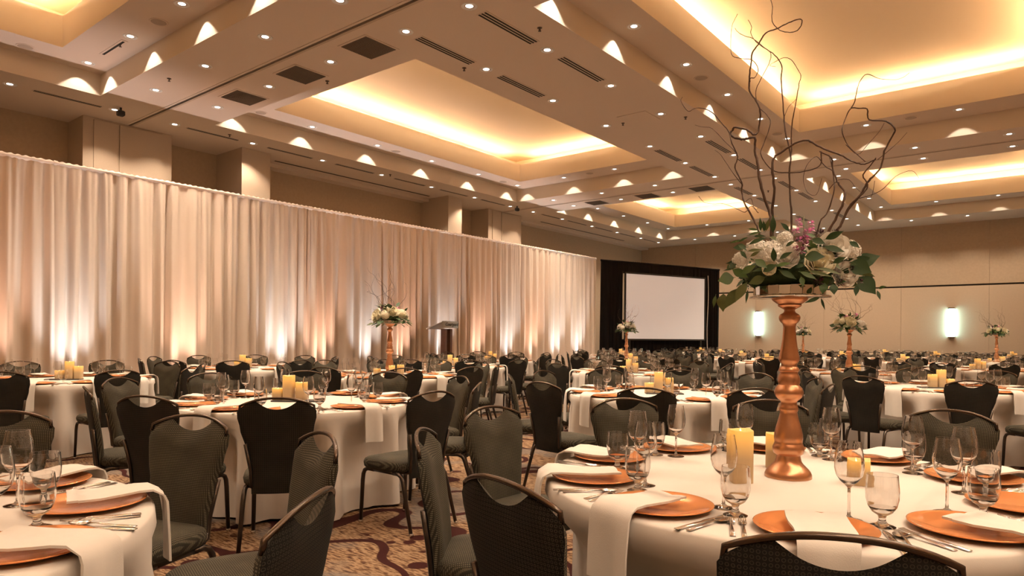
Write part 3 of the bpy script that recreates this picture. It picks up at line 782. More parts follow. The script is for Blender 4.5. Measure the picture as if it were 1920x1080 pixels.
# ------------------------------------------------------------------ tableware
def pl_ring(k): return k
b = MB()
b.lathe([(0, .000), (.095, .000), (.102, .001), (.160, .0135), (.1665, .0165), (.167, .0185), (.163, .019), (.150, .0155), (.112, .0065), (.108, .0050), (.098, .0045), (.093, .0035), (0, .0035)], 48)
CHARGER = b.mesh('charger_plate', M['charger'])
def make_napkin(seed, stand):
    r = random.Random(seed)
    hw = r.uniform(.075, .092); drop = r.uniform(.19, .27); sk = r.uniform(-.03, .03)
    # path runs outward: (radius from the table centre, height)
    path = [(stand, .7925), (stand + .03, .7915), (.72, .790), (.78, .790), (.84, .794), (.885, .7975), (.925, .7965), (.948, .786), (.957, .765), (.960, .735), (.962, .70), (.964, .66), (.966, .765 - drop)]
    b = MB(); n = len(path) - 1
    def fn(u, v, off):
        i = int(round(v * n)); rr, z = path[i]
        s = (u - .5) * 2
        wv = .0035 * sin(7 * v + seed) * s + .004 * sin(3 * s + seed)
        t = max(0, (i - 7) / 5)
        x = s * hw * (1 + .06 * sin(v * 4 + seed)) + sk * v
        nr = 1 if i < 7 else 0
        ripple = .010 * t * sin(s * 3 + seed)
        return (x, rr + (1 - nr) * (off + ripple + abs(wv)) - (x * x / (2 * .93) if i >= 5 else x * x * .3), z + nr * (off + abs(wv)) + (.004 * t * sin(s * 2) if i == n else 0))
    T_ = .007
    b.grid(lambda u, v: fn(u, v, T_), 8, n, flip=True)
    b.grid(lambda u, v: fn(u, v, 0), 8, n)
    # hems
    for uu in (0, 1):
        b.grid(lambda u, v: fn(uu, v, T_ * u), 1, n, flip=(uu == 0))
    for vv in (0, 1):
        b.grid(lambda u, v: fn(u, vv, T_ * v), 8, 1, flip=(vv == 1))
    return b.mesh('napkin', M['napkin'])
NAPKINS = [make_napkin(s, st_) for s, st_ in ((1, .66), (2, .68), (3, .65), (4, .69))]
def glass_mesh(name, outer, wall, zin, seg, m):
    """outer profile from foot to rim, then the inside of the bowl"""
    inner = [(max(0.0, r - wall), z) for r, z in outer if z > zin]
    inner = [(0, zin + .009), (.010, zin + .0095)] + [q for q in inner if q[1] > zin + .012]
    prof = [(0, 0)] + outer + list(reversed(inner))
    b = MB(); b.lathe(prof, seg)
    me = b.mesh(name, m); me.set_sharp_from_angle(angle=R(50)); return me
WINE = [(.037, .0), (.038, .0015), (.030, .004), (.012, .008), (.0055, .014), (.0042, .03), (.0040, .08), (.0048, .098), (.012, .106), (.026, .118), (.037, .135), (.0415, .155), (.0418, .175), (.039, .20), (.0345, .225), (.0325, .236)]
GOB = [(.036, .0), (.037, .002), (.030, .005), (.016, .010), (.0105, .017), (.0095, .026), (.013, .034), (.028, .043), (.039, .060), (.0445, .082), (.0455, .105), (.0435, .13), (.0415, .152)]
def thin_glass(name, outer, seg, m):
    b = MB(); b.lathe(list(outer), seg); b.f.pop(); b.m.pop()
    return b.mesh(name, m)
WG = [glass_mesh('wine_glass', WINE, .0016, .104, 28, M['glass_solid']), thin_glass('wine_glass', WINE, 14, M['glass'])]
GG = [glass_mesh('water_goblet', GOB, .0019, .040, 28, M['glass_solid']), thin_glass('water_goblet', GOB, 14, M['glass'])]
# cutlery: each lies along +y (handle end toward the diner, -y), z = 0 at the cloth
def strip(b, st, th):
    """flat bar through stations (y, x centre, half width, z)"""
    vs = []; fs = []
    for (y, x, w, z) in st:
        vs += [(x - w, y, z), (x + w, y, z), (x + w * .8, y, z + th), (x - w * .8, y, z + th)]
    n = len(st)
    for i in range(n - 1):
        for q in range(4):
            q2 = (q + 1) % 4
            fs.append((i * 4 + q, i * 4 + q2, i * 4 + 4 + q2, i * 4 + 4 + q))
    fs += [(3, 2, 1, 0), ((n - 1) * 4, (n - 1) * 4 + 1, (n - 1) * 4 + 2, (n - 1) * 4 + 3)]
    b.add(vs, fs)
def fork_mesh(L_):
    b = MB(); strip(b, [(-L_ / 2, 0, .0085, .001), (-L_ * .2, 0, .0065, .003), (L_ * .08, 0, .0035, .008), (L_ * .17, 0, .004, .008), (L_ * .21, 0, .011, .004), (L_ * .27, 0, .0125, .003)], .0022)
    for k in range(4):
        x = (k - 1.5) * .0066
        strip(b, [(L_ * .265, x, .0022, .003), (L_ * .4, x, .0018, .003), (L_ * .5, x * .92, .0009, .0075)], .0016)
    return b.mesh('dinner_fork', M['silver'])
FORK, SALAD = fork_mesh(.205), fork_mesh(.180)
b = MB(); strip(b, [(-.118, 0, .009, .001), (-.02, 0, .0075, .002), (.005, 0, .0065, .002), (.02, -.001, .0095, .002), (.085, -.001, .0095, .002), (.108, -.004, .006, .002), (.118, -.007, .0015, .002)], .003); KNIFE = b.mesh('table_knife', M['silver'])
b = MB(); strip(b, [(-.095, 0, .0085, .001), (-.03, 0, .006, .003), (.02, 0, .0035, .008), (.045, 0, .0045, .008)], .0024)
b.grid(lambda u, v: (.0205 * v * cos(2 * pi * u) * (1 - .12 * sin(2 * pi * u)), .068 + .031 * v * sin(2 * pi * u), .002 + .0065 * v * v), 16, 4, wrap=True)
b.grid(lambda u, v: (.0205 * v * cos(2 * pi * u) * (1 - .12 * sin(2 * pi * u)), .068 + .031 * v * sin(2 * pi * u), .0005 + .0072 * v * v), 16, 4, wrap=True, flip=True)
SPOON = b.mesh('table_spoon', M['silver'])
# square flameless candles
def candle_mesh(h):
    b = MB(); w = .041; n = 28
    def out(a):
        c, s_ = cos(a), sin(a); e = 7.0
        q = (abs(c) ** e + abs(s_) ** e) ** (-1 / e)
        return q
    prof = [(1.0, 0), (1.0, h * .25), (1.0, h * .5), (1.0, h * .75), (1.0, h - .006), (.97, h - .001), (.86, h - .003), (.70, h - .018), (.3, h - .024), (0.001, h - .024)]
    def fn(u, v):
        r_, z = prof[int(round(v * 9))]; a = 2 * pi * u
        dz = .0022 * sin(2 * a + 1) + .001 * sin(5 * a) if z > h - .008 else 0
        q = out(a) * w * r_
        return (q * cos(a), q * sin(a), z + dz - (.004 if z > h - .008 else 0))
    b.grid(fn, n, 9, wrap=True)
    b.add([fn(k / n, 0) for k in range(n)], [tuple(reversed(range(n)))])
    return b.mesh('wax', M['candle'])
CAND = {'tall': (candle_mesh(.205), .205), 'medium': (candle_mesh(.150), .150), 'short': (candle_mesh(.10), .10)}
b = MB(); b.lathe([(0.001, 0), (.0055, .006), (.004, .016), (.0005, .026)], 8); FLAME = b.mesh('flame', M['flame'])
def candle(kind, x, y, z, rz, label):
    t = tag(empty('pillar_candle', (x, y, z), rz), label, 'candle', 'flameless pillar candles')
    me, h = CAND[kind]
    obj('wax', me, t); f = obj('flame', FLAME, t, (0, 0, h - .027))
b = MB(); b.box((0, 0, .006), (.36, .15, .012), bev=.003); TRAY = b.mesh('slate_tray', M['slate'], False)

# ------------------------------------------------------------------ tall centrepieces
STICK = [(41.5, 902), (41.5, 896), (39, 890), (36, 886), (30, 880), (26, 876), (23, 871), (21.5, 863), (21.5, 860), (26, 857), (28, 851), (28, 845), (25.5, 839), (24.5, 837), (24.8, 833), (25.6, 829), (25, 820), (22.5, 808), (19, 796), (16, 784), (15.2, 779), (16.8, 775), (17, 771), (15.4, 767), (14, 761), (15.2, 757), (19.5, 754), (23, 750), (25.7, 744), (26, 740), (23.6, 733), (19, 728), (18.2, 727), (19.4, 722), (19.6, 716), (18.0, 709), (16, 705), (16.2, 702), (18.2, 700), (17.6, 696), (14, 692), (14.2, 687), (16.4, 684), (18.4, 679), (18.4, 676), (17, 668), (14.6, 655), (12.6, 640), (11.4, 625), (11.0, 617), (12.2, 611), (14.5, 609), (17.6, 605), (19, 600), (18.8, 597), (16.5, 593), (11.2, 590), (9.6, 587), (9.6, 584), (13, 582), (20, 578), (21.5, 575.5), (19.8, 574.5), (25, 571), (30.5, 567), (32, 563.5), (32, 562)]
SK = 1 / 473.0
b = MB(); b.lathe([(0, 0)] + [(r_ * SK, (902 - y_) * SK * .985) for r_, y_ in STICK] + [(0, 340 * SK * .985)], 40)
STICKM = b.mesh('candlestick', M['copper']); STICKM.set_sharp_from_angle(angle=R(40))
STH = 340 * SK * .985
def bowl():
    t = empty('mirrored_bowl')
    b = MB(); b.lathe([(0, 0), (.150, 0), (.153, .002), (.153, .005), (.150, .007), (0, .007)], 40); b.build('flange', M['mirror'], t); 
    b = MB(); b.lathe([(0, .008), (.128, .008), (.128, .045), (.122, .045), (.122, .012), (0, .012)], 36); b.build('dish', M['chrome'], t)
    for k in range(20):
        a = 2 * pi * (k + .5) / 20
        b = MB(); b.box((0, 0, 0), (.0405, .004, .036), bev=.0015)
        o = b.build('mirror_tile', M['mirror'], t, smooth=False) if k == 0 else obj('mirror_tile', TILE, t)
        if k == 0: TILE = o.data
        o.location = (.1315 * cos(a), .1315 * sin(a), .027); o.rotation_euler = (.10 * sin(k * 3.7), 0, a + pi / 2 + .16 * sin(k * 5))
    return t
# --- foliage and flowers
def leaf_mesh(w, curl, name='leaf', m=None, fold=.15):
    """unit leaf along +y, length 1"""
    b = MB(); prof = [0, .42, .78, .98, 1.0, .86, .58, .26, 0.0]; n = 8
    vs = []; fs = []
    for i in range(n + 1):
        t = i / n; ww = w / 2 * prof[i]
        z = -curl * t * t
        vs += [(-ww, t, z + fold * ww), (0, t, z), (ww, t, z + fold * ww)]
    for i in range(n):
        for q in (0, 1): fs.append((i * 3 + q, i * 3 + q + 1, i * 3 + q + 4, i * 3 + q + 3))
    b.add(vs, fs); b.tube([(0, -.10, .01), (0, .0, 0), (0, .5, .004 - curl * .25)], [.012, .012, .004], 4)
    return b.mesh(name, m)
LEAVES = {}
for nm in ('leaf_dark', 'leaf_mid', 'leaf_olive'):
    LEAVES[nm] = [leaf_mesh(.78, .22, 'leaf', M[nm]), leaf_mesh(.50, .18, 'leaf', M[nm]), leaf_mesh(.26, .25, 'leaf', M[nm])]
def place_leaf(parent, base, tip, nrm, width, kind, name='leaf'):
    d = Vector(tip) - Vector(base); L_ = d.length
    if L_ < 1e-5: return
    y = d.normalized(); z = Vector(nrm); z = (z - y * z.dot(y)); z = z.normalized() if z.length > 1e-5 else y.orthogonal().normalized(); x = y.cross(z)
    wr = width / L_
    me = LEAVES[kind][0 if wr > .62 else (1 if wr > .36 else 2)]
    wn = (.78, .50, .26)[0 if wr > .62 else (1 if wr > .36 else 2)]
    sx = width / wn
    o = obj(name, me, parent)
    Mx = Matrix((x * sx, y * L_, z * L_)).transposed().to_4x4(); Mx.translation = Vector(base)
    o.matrix_basis = Mx
    return o
def hydrangea_mesh(seed, m):
    r = random.Random(seed); b = MB()
    b.ball((0, 0, 0), .74, 12, 8)
    for i in range(96):
        t = i + .5; ph = math.acos(1 - 2 * t / 96); th = pi * (1 + 5 ** .5) * t
        n = Vector((cos(th) * sin(ph), sin(th) * sin(ph), cos(ph)))
        c = n * r.uniform(.80, 1.0); a = n.orthogonal().normalized(); q = n.cross(a); rot = r.uniform(0, 1.5)
        s_ = r.uniform(.20, .27)
        for k in range(4):
            an = rot + k * pi / 2; u = a * cos(an) + q * sin(an); w = n.cross(u)
            tilt = n * r.uniform(.0, .12)
            b.add([c, c + u * s_ * .55 + w * s_ * .42 + tilt, c + u * s_ * 1.05 + tilt * .5, c + u * s_ * .55 - w * s_ * .42 + tilt], [(0, 1, 2, 3)])
    return b.mesh('hydrangea', m, False)
def rose_mesh(seed, m):
    r = random.Random(seed); b = MB()
    for lay in range(6):
        n = 3 + lay; rad = .16 + lay * .155; h = .95 - lay * .10
        for k in range(n):
            a0 = 2 * pi * k / n + lay * .9; span = 2 * pi / n * 1.25
            def fn(u, v, a0=a0, span=span, rad=rad, h=h, lay=lay):
                a = a0 + (u - .5) * span
                e = 1 - abs(u - .5) ** 2 * 1.3
                z = -.75 + (h + .75) * v * e
                rr = rad * (.35 + .65 * sin(pi * .5 * min(1, v * 1.25))) + (.12 + .05 * lay) * max(0, v - .7) * 3
                return (rr * cos(a), rr * sin(a), z)
            b.grid(fn, 6, 5)
    b.ball((0, 0, -.1), .55, 10, 6)
    return b.mesh('rose', m)
def frill_mesh(seed, m, n=26):
    r = random.Random(seed); b = MB()
    for i in range(n):
        ph = math.acos(r.uniform(-.2, 1)); th = r.uniform(0, 2 * pi)
        nn = Vector((cos(th) * sin(ph), sin(th) * sin(ph), cos(ph))); a = nn.orthogonal().normalized(); q = nn.cross(a)
        c = nn * .25; l = r.uniform(.7, 1.0); w = .26
        b.add([c, c + nn * l * .6 + a * w + q * .1, c + nn * l, c + nn * l * .6 - a * w], [(0, 1, 2, 3)])
    return b.mesh('blossom', m, False)
HYD = [hydrangea_mesh(1, M['petal_white']), hydrangea_mesh(2, M['petal_cream'])]
ROSE = [rose_mesh(1, M['petal_white']), rose_mesh(2, M['petal_cream'])]
FRILL = {k: frill_mesh(5, M[k]) for k in ('petal_pink', 'petal_plum', 'petal_wine')}
def bloom(parent, name, me, c, r_, axis, label=None):
    o = obj(name, me, parent)
    z = Vector(axis).normalized(); x = z.orthogonal().normalized(); y = z.cross(x)
    Mx = Matrix((x * r_, y * r_, z * r_)).transposed().to_4x4(); Mx.translation = Vector(c); o.matrix_basis = Mx
    if label: o['label'] = label
    return o
def smooth_path(P, sub=4):
    P = [Vector(p) for p in P]; out = []
    for i in range(len(P) - 1):
        p0, p1, p2, p3 = P[max(i - 1, 0)], P[i], P[i + 1], P[min(i + 2, len(P) - 1)]
        for k in range(sub):
            t = k / sub
            out.append(.5 * ((2 * p1) + (p2 - p0) * t + (2 * p0 - 5 * p1 + 4 * p2 - p3) * t * t + (3 * p1 - p0 - 3 * p2 + p3) * t ** 3))
    out.append(P[-1]); return out
def branch(parent, pts, r0, r1, seed=0, knobs=.12, seg=6):
    r = random.Random(seed)
    P = smooth_path(pts); n = len(P)
    rad = [lerp(r0, r1, (i / (n - 1)) ** .8) * (1 + r.uniform(-knobs, knobs)) for i in range(n)]
    P = [p + Vector((r.uniform(-1, 1), r.uniform(-1, 1), r.uniform(-1, 1))) * rad[i] * .35 for i, p in enumerate(P)]
    b = MB(); b.tube(P, rad, seg); return b.build('branch', M['twig'], parent)

# arrangement local frame: x = across, -y = toward the aisle the table faces, z up from the bowl floor
def UV(u, v, d=0.0):
    return Vector(((1330 + u / 6 - 1481) * SK, d, (562 - (410 + v / 6)) * SK))
def big_arrangement():
    t = empty('floral_arrangement')
    def dome(u, v, k=1.0):
        p = UV(u, v); rr = (p.x / .27) ** 2 + ((p.z - .10) / .20) ** 2
        return -.17 * k * math.sqrt(max(0.0, 1 - min(1, rr))) - .02
    b = MB(); b.ball((0, 0, .085), .13, 16, 10, (1.35, 1, .62)); b.build('moss_base', M['moss'], t)
    for i, (u, v, r_, m) in enumerate(((395, 510, 92, 0), (565, 425, 135, 0), (710, 475, 155, 0), (850, 305, 85, 0), (1480, 450, 125, 0), (900, 420, 90, 0))):
        c = UV(u, v, dome(u, v) + .05); bloom(t, 'hydrangea', HYD[m], c, r_ / 6 * SK, (c.x, -.3, c.z - .03))
    for i, (u, v, r_, m) in enumerate(((1320, 430, 135, 0), (1185, 590, 125, 1), (1430, 710, 110, 0), (880, 540, 95, 0), (700, 640, 60, 1))):
        c = UV(u, v, dome(u, v) + .03); bloom(t, 'rose', ROSE[m], c, r_ / 6 * SK, (c.x * .9, -.35, .10 if v < 600 else -.02), None)
    for (u, v, r_, k) in ((1190, 260, 62, 'petal_wine'), (1350, 250, 48, 'petal_wine'), (1180, 795, 62, 'petal_wine'), (1390, 805, 52, 'petal_wine'), (1500, 645, 30, 'petal_wine'), (1590, 780, 38, 'petal_wine'), (1710, 730, 24, 'petal_wine'),
                          (985, 85, 42, 'petal_pink'), (1110, 130, 45, 'petal_pink'), (960, 225, 48, 'petal_pink'), (1080, 240, 58, 'petal_pink'), (1000, 160, 38, 'petal_pink'), (1060, 310, 52, 'petal_pink'), (990, 330, 45, 'petal_pink'), (1120, 210, 36, 'petal_pink'), (1095, 290, 42, 'petal_pink'), (1000, 470, 62, 'petal_plum'), (1050, 400, 48, 'petal_plum'), (955, 440, 40, 'petal_plum')):
        d = dome(u, v) + (.0 if v > 350 else .04); c = UV(u, v, d); bloom(t, 'blossom', FRILL[k], c, r_ / 6 * SK, (c.x * .4, -.5, .35), {'petal_wine': 'burgundy blossom', 'petal_pink': 'pink stock floret', 'petal_plum': 'plum coloured blossom'}[k])
    b = MB(); b.tube([UV(1030, 430, -.06), UV(1045, 250, -.06), UV(1040, 40, -.05)], [.004, .003, .0015], 5); b.build('stem', M['leaf_olive'], t)
    EX = [(330, 720, 170, 740, 160, 'leaf_mid'), (200, 880, 190, 1080, 140, 'leaf_olive'), (370, 830, 235, 1050, 120, 'leaf_olive'), (470, 780, 340, 985, 110, 'leaf_olive'), (115, 900, 90, 1030, 45, 'leaf_mid'), (480, 860, 465, 1000, 30, 'leaf_dark'),
          (1540, 610, 1760, 500, 170, 'leaf_dark'), (1480, 590, 1680, 690, 180, 'leaf_dark'), (1580, 720, 1755, 895, 185, 'leaf_dark'), (1560, 820, 1545, 930, 55, 'leaf_dark'), (1320, 820, 1330, 920, 85, 'leaf_dark'), (1240, 810, 1215, 915, 85, 'leaf_mid'),
          (1040, 550, 1220, 540, 125, 'leaf_dark'), (1110, 360, 1230, 410, 75, 'leaf_dark'), (1225, 440, 1415, 487, 68, 'leaf_dark'), (1240, 355, 1405, 285, 72, 'leaf_dark'), (1480, 365, 1570, 432, 58, 'leaf_dark'), (748, 590, 742, 450, 60, 'leaf_dark'), (800, 565, 912, 492, 58, 'leaf_dark'),
          (490, 385, 655, 308, 52, 'leaf_dark'), (378, 372, 470, 425, 42, 'leaf_dark'), (405, 445, 472, 532, 42, 'leaf_dark'), (600, 205, 605, 68, 42, 'leaf_dark'), (640, 225, 642, 118, 42, 'leaf_dark'), (730, 245, 735, 60, 62, 'leaf_dark'), (892, 242, 818, 155, 52, 'leaf_dark'), (470, 178, 580, 198, 30, 'leaf_mid'), (480, 275, 610, 238, 32, 'leaf_mid'), (540, 295, 650, 300, 34, 'leaf_dark'), (655, 220, 685, 100, 44, 'leaf_olive'), (275, 330, 420, 295, 26, 'leaf_mid'), (375, 330, 470, 280, 26, 'leaf_mid'),
          (320, 640, 480, 730, 95, 'leaf_mid'), (420, 700, 560, 610, 85, 'leaf_mid'), (560, 555, 680, 645, 85, 'leaf_mid'), (640, 690, 770, 615, 85, 'leaf_dark'), (760, 640, 905, 595, 50, 'leaf_mid'), (800, 680, 960, 765, 62, 'leaf_dark'), (1000, 700, 1150, 765, 52, 'leaf_mid'), (1070, 690, 1300, 745, 42, 'leaf_olive'), (1150, 660, 1395, 712, 42, 'leaf_olive'), (1010, 750, 1030, 850, 52, 'leaf_mid'), (1200, 955, 1060, 1008, 42, 'leaf_dark'), (1210, 960, 1240, 1078, 26, 'leaf_dark'), (1765, 870, 1790, 962, 36, 'leaf_dark'), (1775, 850, 1838, 828, 36, 'leaf_mid'), (265, 640, 280, 585, 26, 'leaf_mid'), (480, 460, 620, 445, 36, 'leaf_olive'), (510, 520, 600, 470, 36, 'leaf_olive'), (860, 430, 940, 380, 42, 'leaf_dark'), (1310, 610, 1420, 560, 60, 'leaf_dark')]
    for i, (u0, v0, u1, v1, w, k) in enumerate(EX):
        d0 = dome((u0 + u1) / 2, (v0 + v1) / 2); out = abs((u0 + u1) / 2 - 950) > 520 or (v0 + v1) / 2 > 800 or (v0 + v1) / 2 < 250
        off = -.055 if not out else -.03
        r = random.Random(i)
        place_leaf(t, UV(u0, v0, d0 + off + .01), UV(u1, v1, d0 + off - .012), (r.uniform(-.35, .35), -1, r.uniform(.1, .6)), w / 6 * SK, k)
    r = random.Random(41)
    for i in range(150):
        u = r.uniform(300, 1620); v = r.uniform(520, 820) if i < 115 else r.uniform(250, 560)
        if ((u - 960) / 680) ** 2 + ((v - 560) / 330) ** 2 > 1: continue
        d = dome(u, v) * r.uniform(-.9, .95); a = r.uniform(0, 2 * pi)
        L_ = r.uniform(80, 170)
        ux = L_ * cos(a) + .25 * (u - 950) * .35; vx = L_ * sin(a) * .6 + 20
        place_leaf(t, UV(u, v, d), UV(u + ux, v + vx, d - r.uniform(-.03, .05) * (1 if d < 0 else -1)), (r.uniform(-.6, .6), -1 if d < 0 else 1, r.uniform(0, .8)), L_ * r.uniform(.25, .75) / 6 * SK, r.choice(['leaf_dark', 'leaf_dark', 'leaf_mid', 'leaf_olive']))
    # blooms at the back, away from the aisle
    for (x, y, z, rr, k) in ((-.15, .13, .10, .055, 0), (.0, .16, .12, .06, 1), (.14, .13, .10, .055, 0), (-.06, .10, .18, .05, 1), (.08, .09, .17, .05, 0)):
        bloom(t, 'hydrangea', HYD[k], (x, y, z), rr, (x, y, .08))
    def px(pts, d0, d1):
        n = len(pts); return [((x - 1481) * SK, d0 + (d1 - d0) * i / (n - 1) + .012 * sin(i * 1.7 + x), (562 - y) * SK) for i, (x, y) in enumerate(pts)]
    BR = [([(1447, 470), (1448, 460), (1447, 427), (1443, 400), (1430, 360), (1424, 320), (1418, 287), (1417, 262), (1405, 266), (1393, 263), (1379, 258), (1373, 252), (1376, 246), (1383, 243), (1403, 248), (1417, 261), (1425, 247), (1427, 220), (1420, 200), (1408, 177), (1407, 150), (1410, 127), (1413, 110), (1423, 97), (1435, 78), (1453, 72), (1470, 66), (1487, 62), (1496, 65), (1497, 70), (1490, 80), (1477, 84), (1460, 78), (1448, 62), (1446, 48), (1447, 37), (1442, 12)], .0062, .0012, -.02, -.10),
          ([(1408, 160), (1409, 153), (1417, 150), (1422, 133), (1412, 117), (1393, 107), (1375, 98), (1371, 77), (1373, 43), (1377, 27), (1383, 15)], .0020, .0009, -.06, .02),
          ([(1450, 470), (1450, 455), (1449, 395), (1452, 358), (1449, 320), (1452, 300), (1467, 290), (1493, 277), (1510, 277), (1525, 287), (1547, 303), (1563, 312), (1577, 320), (1593, 330), (1605, 331), (1618, 327)], .0062, .0022, .03, -.08),
          ([(1532, 297), (1532, 318), (1513, 327), (1480, 328), (1453, 323), (1437, 307), (1427, 287), (1433, 267), (1444, 230), (1437, 210), (1423, 193), (1417, 173), (1418, 157), (1427, 137), (1440, 110), (1443, 90), (1427, 72), (1413, 57), (1406, 43), (1407, 27), (1400, 10)], .0026, .0010, .0, .09),
          ([(1484, 440), (1483, 430), (1482, 393), (1480, 360), (1479, 320), (1480, 287), (1470, 240), (1467, 200), (1462, 140), (1463, 110), (1450, 88), (1430, 70), (1410, 50), (1394, 38), (1380, 27), (1375, 20)], .0045, .0010, .05, .12),
          ([(1480, 290), (1482, 277), (1482, 233), (1488, 200), (1493, 167), (1494, 156), (1497, 147), (1490, 130), (1480, 117), (1467, 111), (1450, 117), (1442, 123), (1453, 128)], .0026, .0008, .07, .0),
          ([(1468, 215), (1475, 196), (1486, 186), (1490, 184)], .0011, .0007, .09, .06),
          ([(1525, 455), (1527, 447), (1533, 420), (1547, 400), (1557, 360), (1557, 340), (1552, 310), (1549, 296)], .0036, .0020, .06, .10),
          ([(1538, 468), (1540, 457), (1557, 423), (1570, 393), (1573, 373), (1565, 360), (1560, 353), (1553, 327), (1550, 307), (1530, 292)], .0058, .0030, -.02, .03),
          ([(1528, 468), (1533, 460), (1550, 452), (1563, 440), (1577, 410), (1597, 383), (1605, 367), (1613, 358), (1627, 340), (1632, 313), (1643, 290), (1646, 278), (1633, 263), (1607, 258), (1602, 243), (1590, 238), (1577, 237), (1568, 257), (1563, 277), (1570, 300), (1585, 322), (1600, 335)], .0056, .0013, -.04, -.14),
          ([(1545, 458), (1565, 436), (1572, 416), (1583, 398), (1600, 384), (1606, 370), (1599, 352), (1611, 336), (1617, 327)], .0040, .0020, -.03, -.10),
          ([(1577, 238), (1582, 230), (1585, 213), (1590, 197), (1600, 188), (1620, 195), (1643, 201), (1655, 199), (1662, 197)], .0020, .0008, -.12, -.16),
          ([(1430, 455), (1423, 433), (1413, 410), (1400, 387), (1395, 360), (1397, 355), (1390, 337), (1383, 320), (1388, 300), (1378, 277), (1372, 253), (1360, 237), (1340, 213), (1320, 205), (1308, 205), (1297, 208), (1285, 190), (1287, 180)], .0046, .0008, -.05, -.10),
          ([(1386, 300), (1383, 290), (1363, 267), (1340, 240), (1320, 233), (1307, 227)], .0016, .0007, -.08, -.04),
          ([(1395, 352), (1380, 332), (1368, 312), (1358, 298), (1349, 292)], .0016, .0007, -.07, -.12),
          ([(1425, 408), (1413, 393), (1403, 407), (1392, 402), (1377, 395), (1362, 390), (1347, 392), (1332, 390), (1323, 380)], .0017, .0008, -.05, -.16),
          ([(1400, 388), (1412, 380), (1418, 400), (1426, 402)], .0012, .0007, -.05, -.09),
          ([(1556, 330), (1540, 318), (1525, 300), (1508, 320), (1503, 345), (1510, 372), (1525, 376), (1533, 350)], .0018, .0008, .05, -.04),
          ([(1570, 300), (1590, 315), (1605, 300), (1625, 275), (1632, 262)], .0014, .0008, -.10, -.05),
          ([(1620, 330), (1635, 318), (1650, 305), (1662, 292)], .0013, .0007, -.09, -.15),
          ([(1548, 360), (1562, 348), (1580, 350), (1590, 368), (1612, 390), (1618, 362)], .0016, .0008, .06, -.05),
          ([(1590, 392), (1625, 383), (1650, 358), (1672, 353), (1682, 368)], .0016, .0007, -.06, -.10)]
    for i, (pts, r0, r1, d0, d1) in enumerate(BR): branch(t, px(pts, d0, d1), r0, r1, i)
    return t
def arrangement(seed):
    r = random.Random(seed); t = empty('floral_arrangement')
    b = MB(); b.ball((0, 0, .09), .14, 14, 8, (1.1, 1.1, .6)); b.build('moss_base', M['moss'], t)
    for i in range(11):
        th = 2 * pi * i / 9 + r.uniform(-.2, .2); ph = r.uniform(.55, 1.0) if i < 8 else r.uniform(.05, .4)
        n = Vector((cos(th) * sin(ph * 1.35), sin(th) * sin(ph * 1.35), cos(ph * 1.35)))
        c = Vector((n.x * .21, n.y * .21, .05 + n.z * .14)); rr = r.uniform(.05, .072)
        if i % 2: bloom(t, 'rose', ROSE[r.randint(0, 1)], c, rr, n)
        else: bloom(t, 'hydrangea', HYD[r.randint(0, 1)], c, rr, n)
    for i in range(7):
        th = r.uniform(0, 2 * pi); c = (.10 * cos(th), .10 * sin(th), r.uniform(.17, .25)); bloom(t, 'blossom', FRILL[('petal_pink', 'petal_plum', 'petal_wine')[i % 3]], c, r.uniform(.022, .034), (cos(th), sin(th), .8), 'pink or plum blossom')
    for i in range(88):
        th = r.uniform(0, 2 * pi); low = i < 62
        rad = r.uniform(.14, .24) if low else r.uniform(.06, .19)
        z = r.uniform(-.02, .09) if low else r.uniform(.13, .22)
        base = Vector((rad * cos(th), rad * sin(th), z)); o = Vector((cos(th + r.uniform(-.5, .5)), sin(th + r.uniform(-.5, .5)), r.uniform(-.55, .35) if low else r.uniform(.2, 1.0))).normalized()
        L_ = r.uniform(.07, .14); place_leaf(t, base, base + o * L_, (0, 0, 1) if r.random() < .5 else (cos(th), sin(th), .4), L_ * r.choice([.25, .4, .55, .75]), r.choice(['leaf_dark', 'leaf_dark', 'leaf_mid', 'leaf_olive']))
    for i in range(11):
        th = 2 * pi * i / 11 + r.uniform(-.2, .2); lean = r.uniform(.15, .75); p = Vector((.06 * cos(th), .06 * sin(th), .10)); pts = [p.copy()]
        d = Vector((cos(th) * lean, sin(th) * lean, 1)).normalized()
        for k in range(r.randint(8, 12)):
            d = (d + Vector((r.uniform(-.55, .55), r.uniform(-.55, .55), r.uniform(-.30, .30)))).normalized()
            p = p + d * r.uniform(.055, .085); pts.append(p.copy())
        branch(t, pts, .0034, .0009, i, seg=5)
        if i % 2:
            p = pts[5].copy(); q = [p.copy()]; dd = Vector((r.uniform(-1, 1), r.uniform(-1, 1), .5)).normalized()
            for k in range(5):
                dd = (dd + Vector((r.uniform(-.6, .6), r.uniform(-.6, .6), r.uniform(-.5, .4)))).normalized(); p = p + dd * .06; q.append(p.copy())
            branch(t, q, .0017, .0007, i + 50, seg=4)
    return t

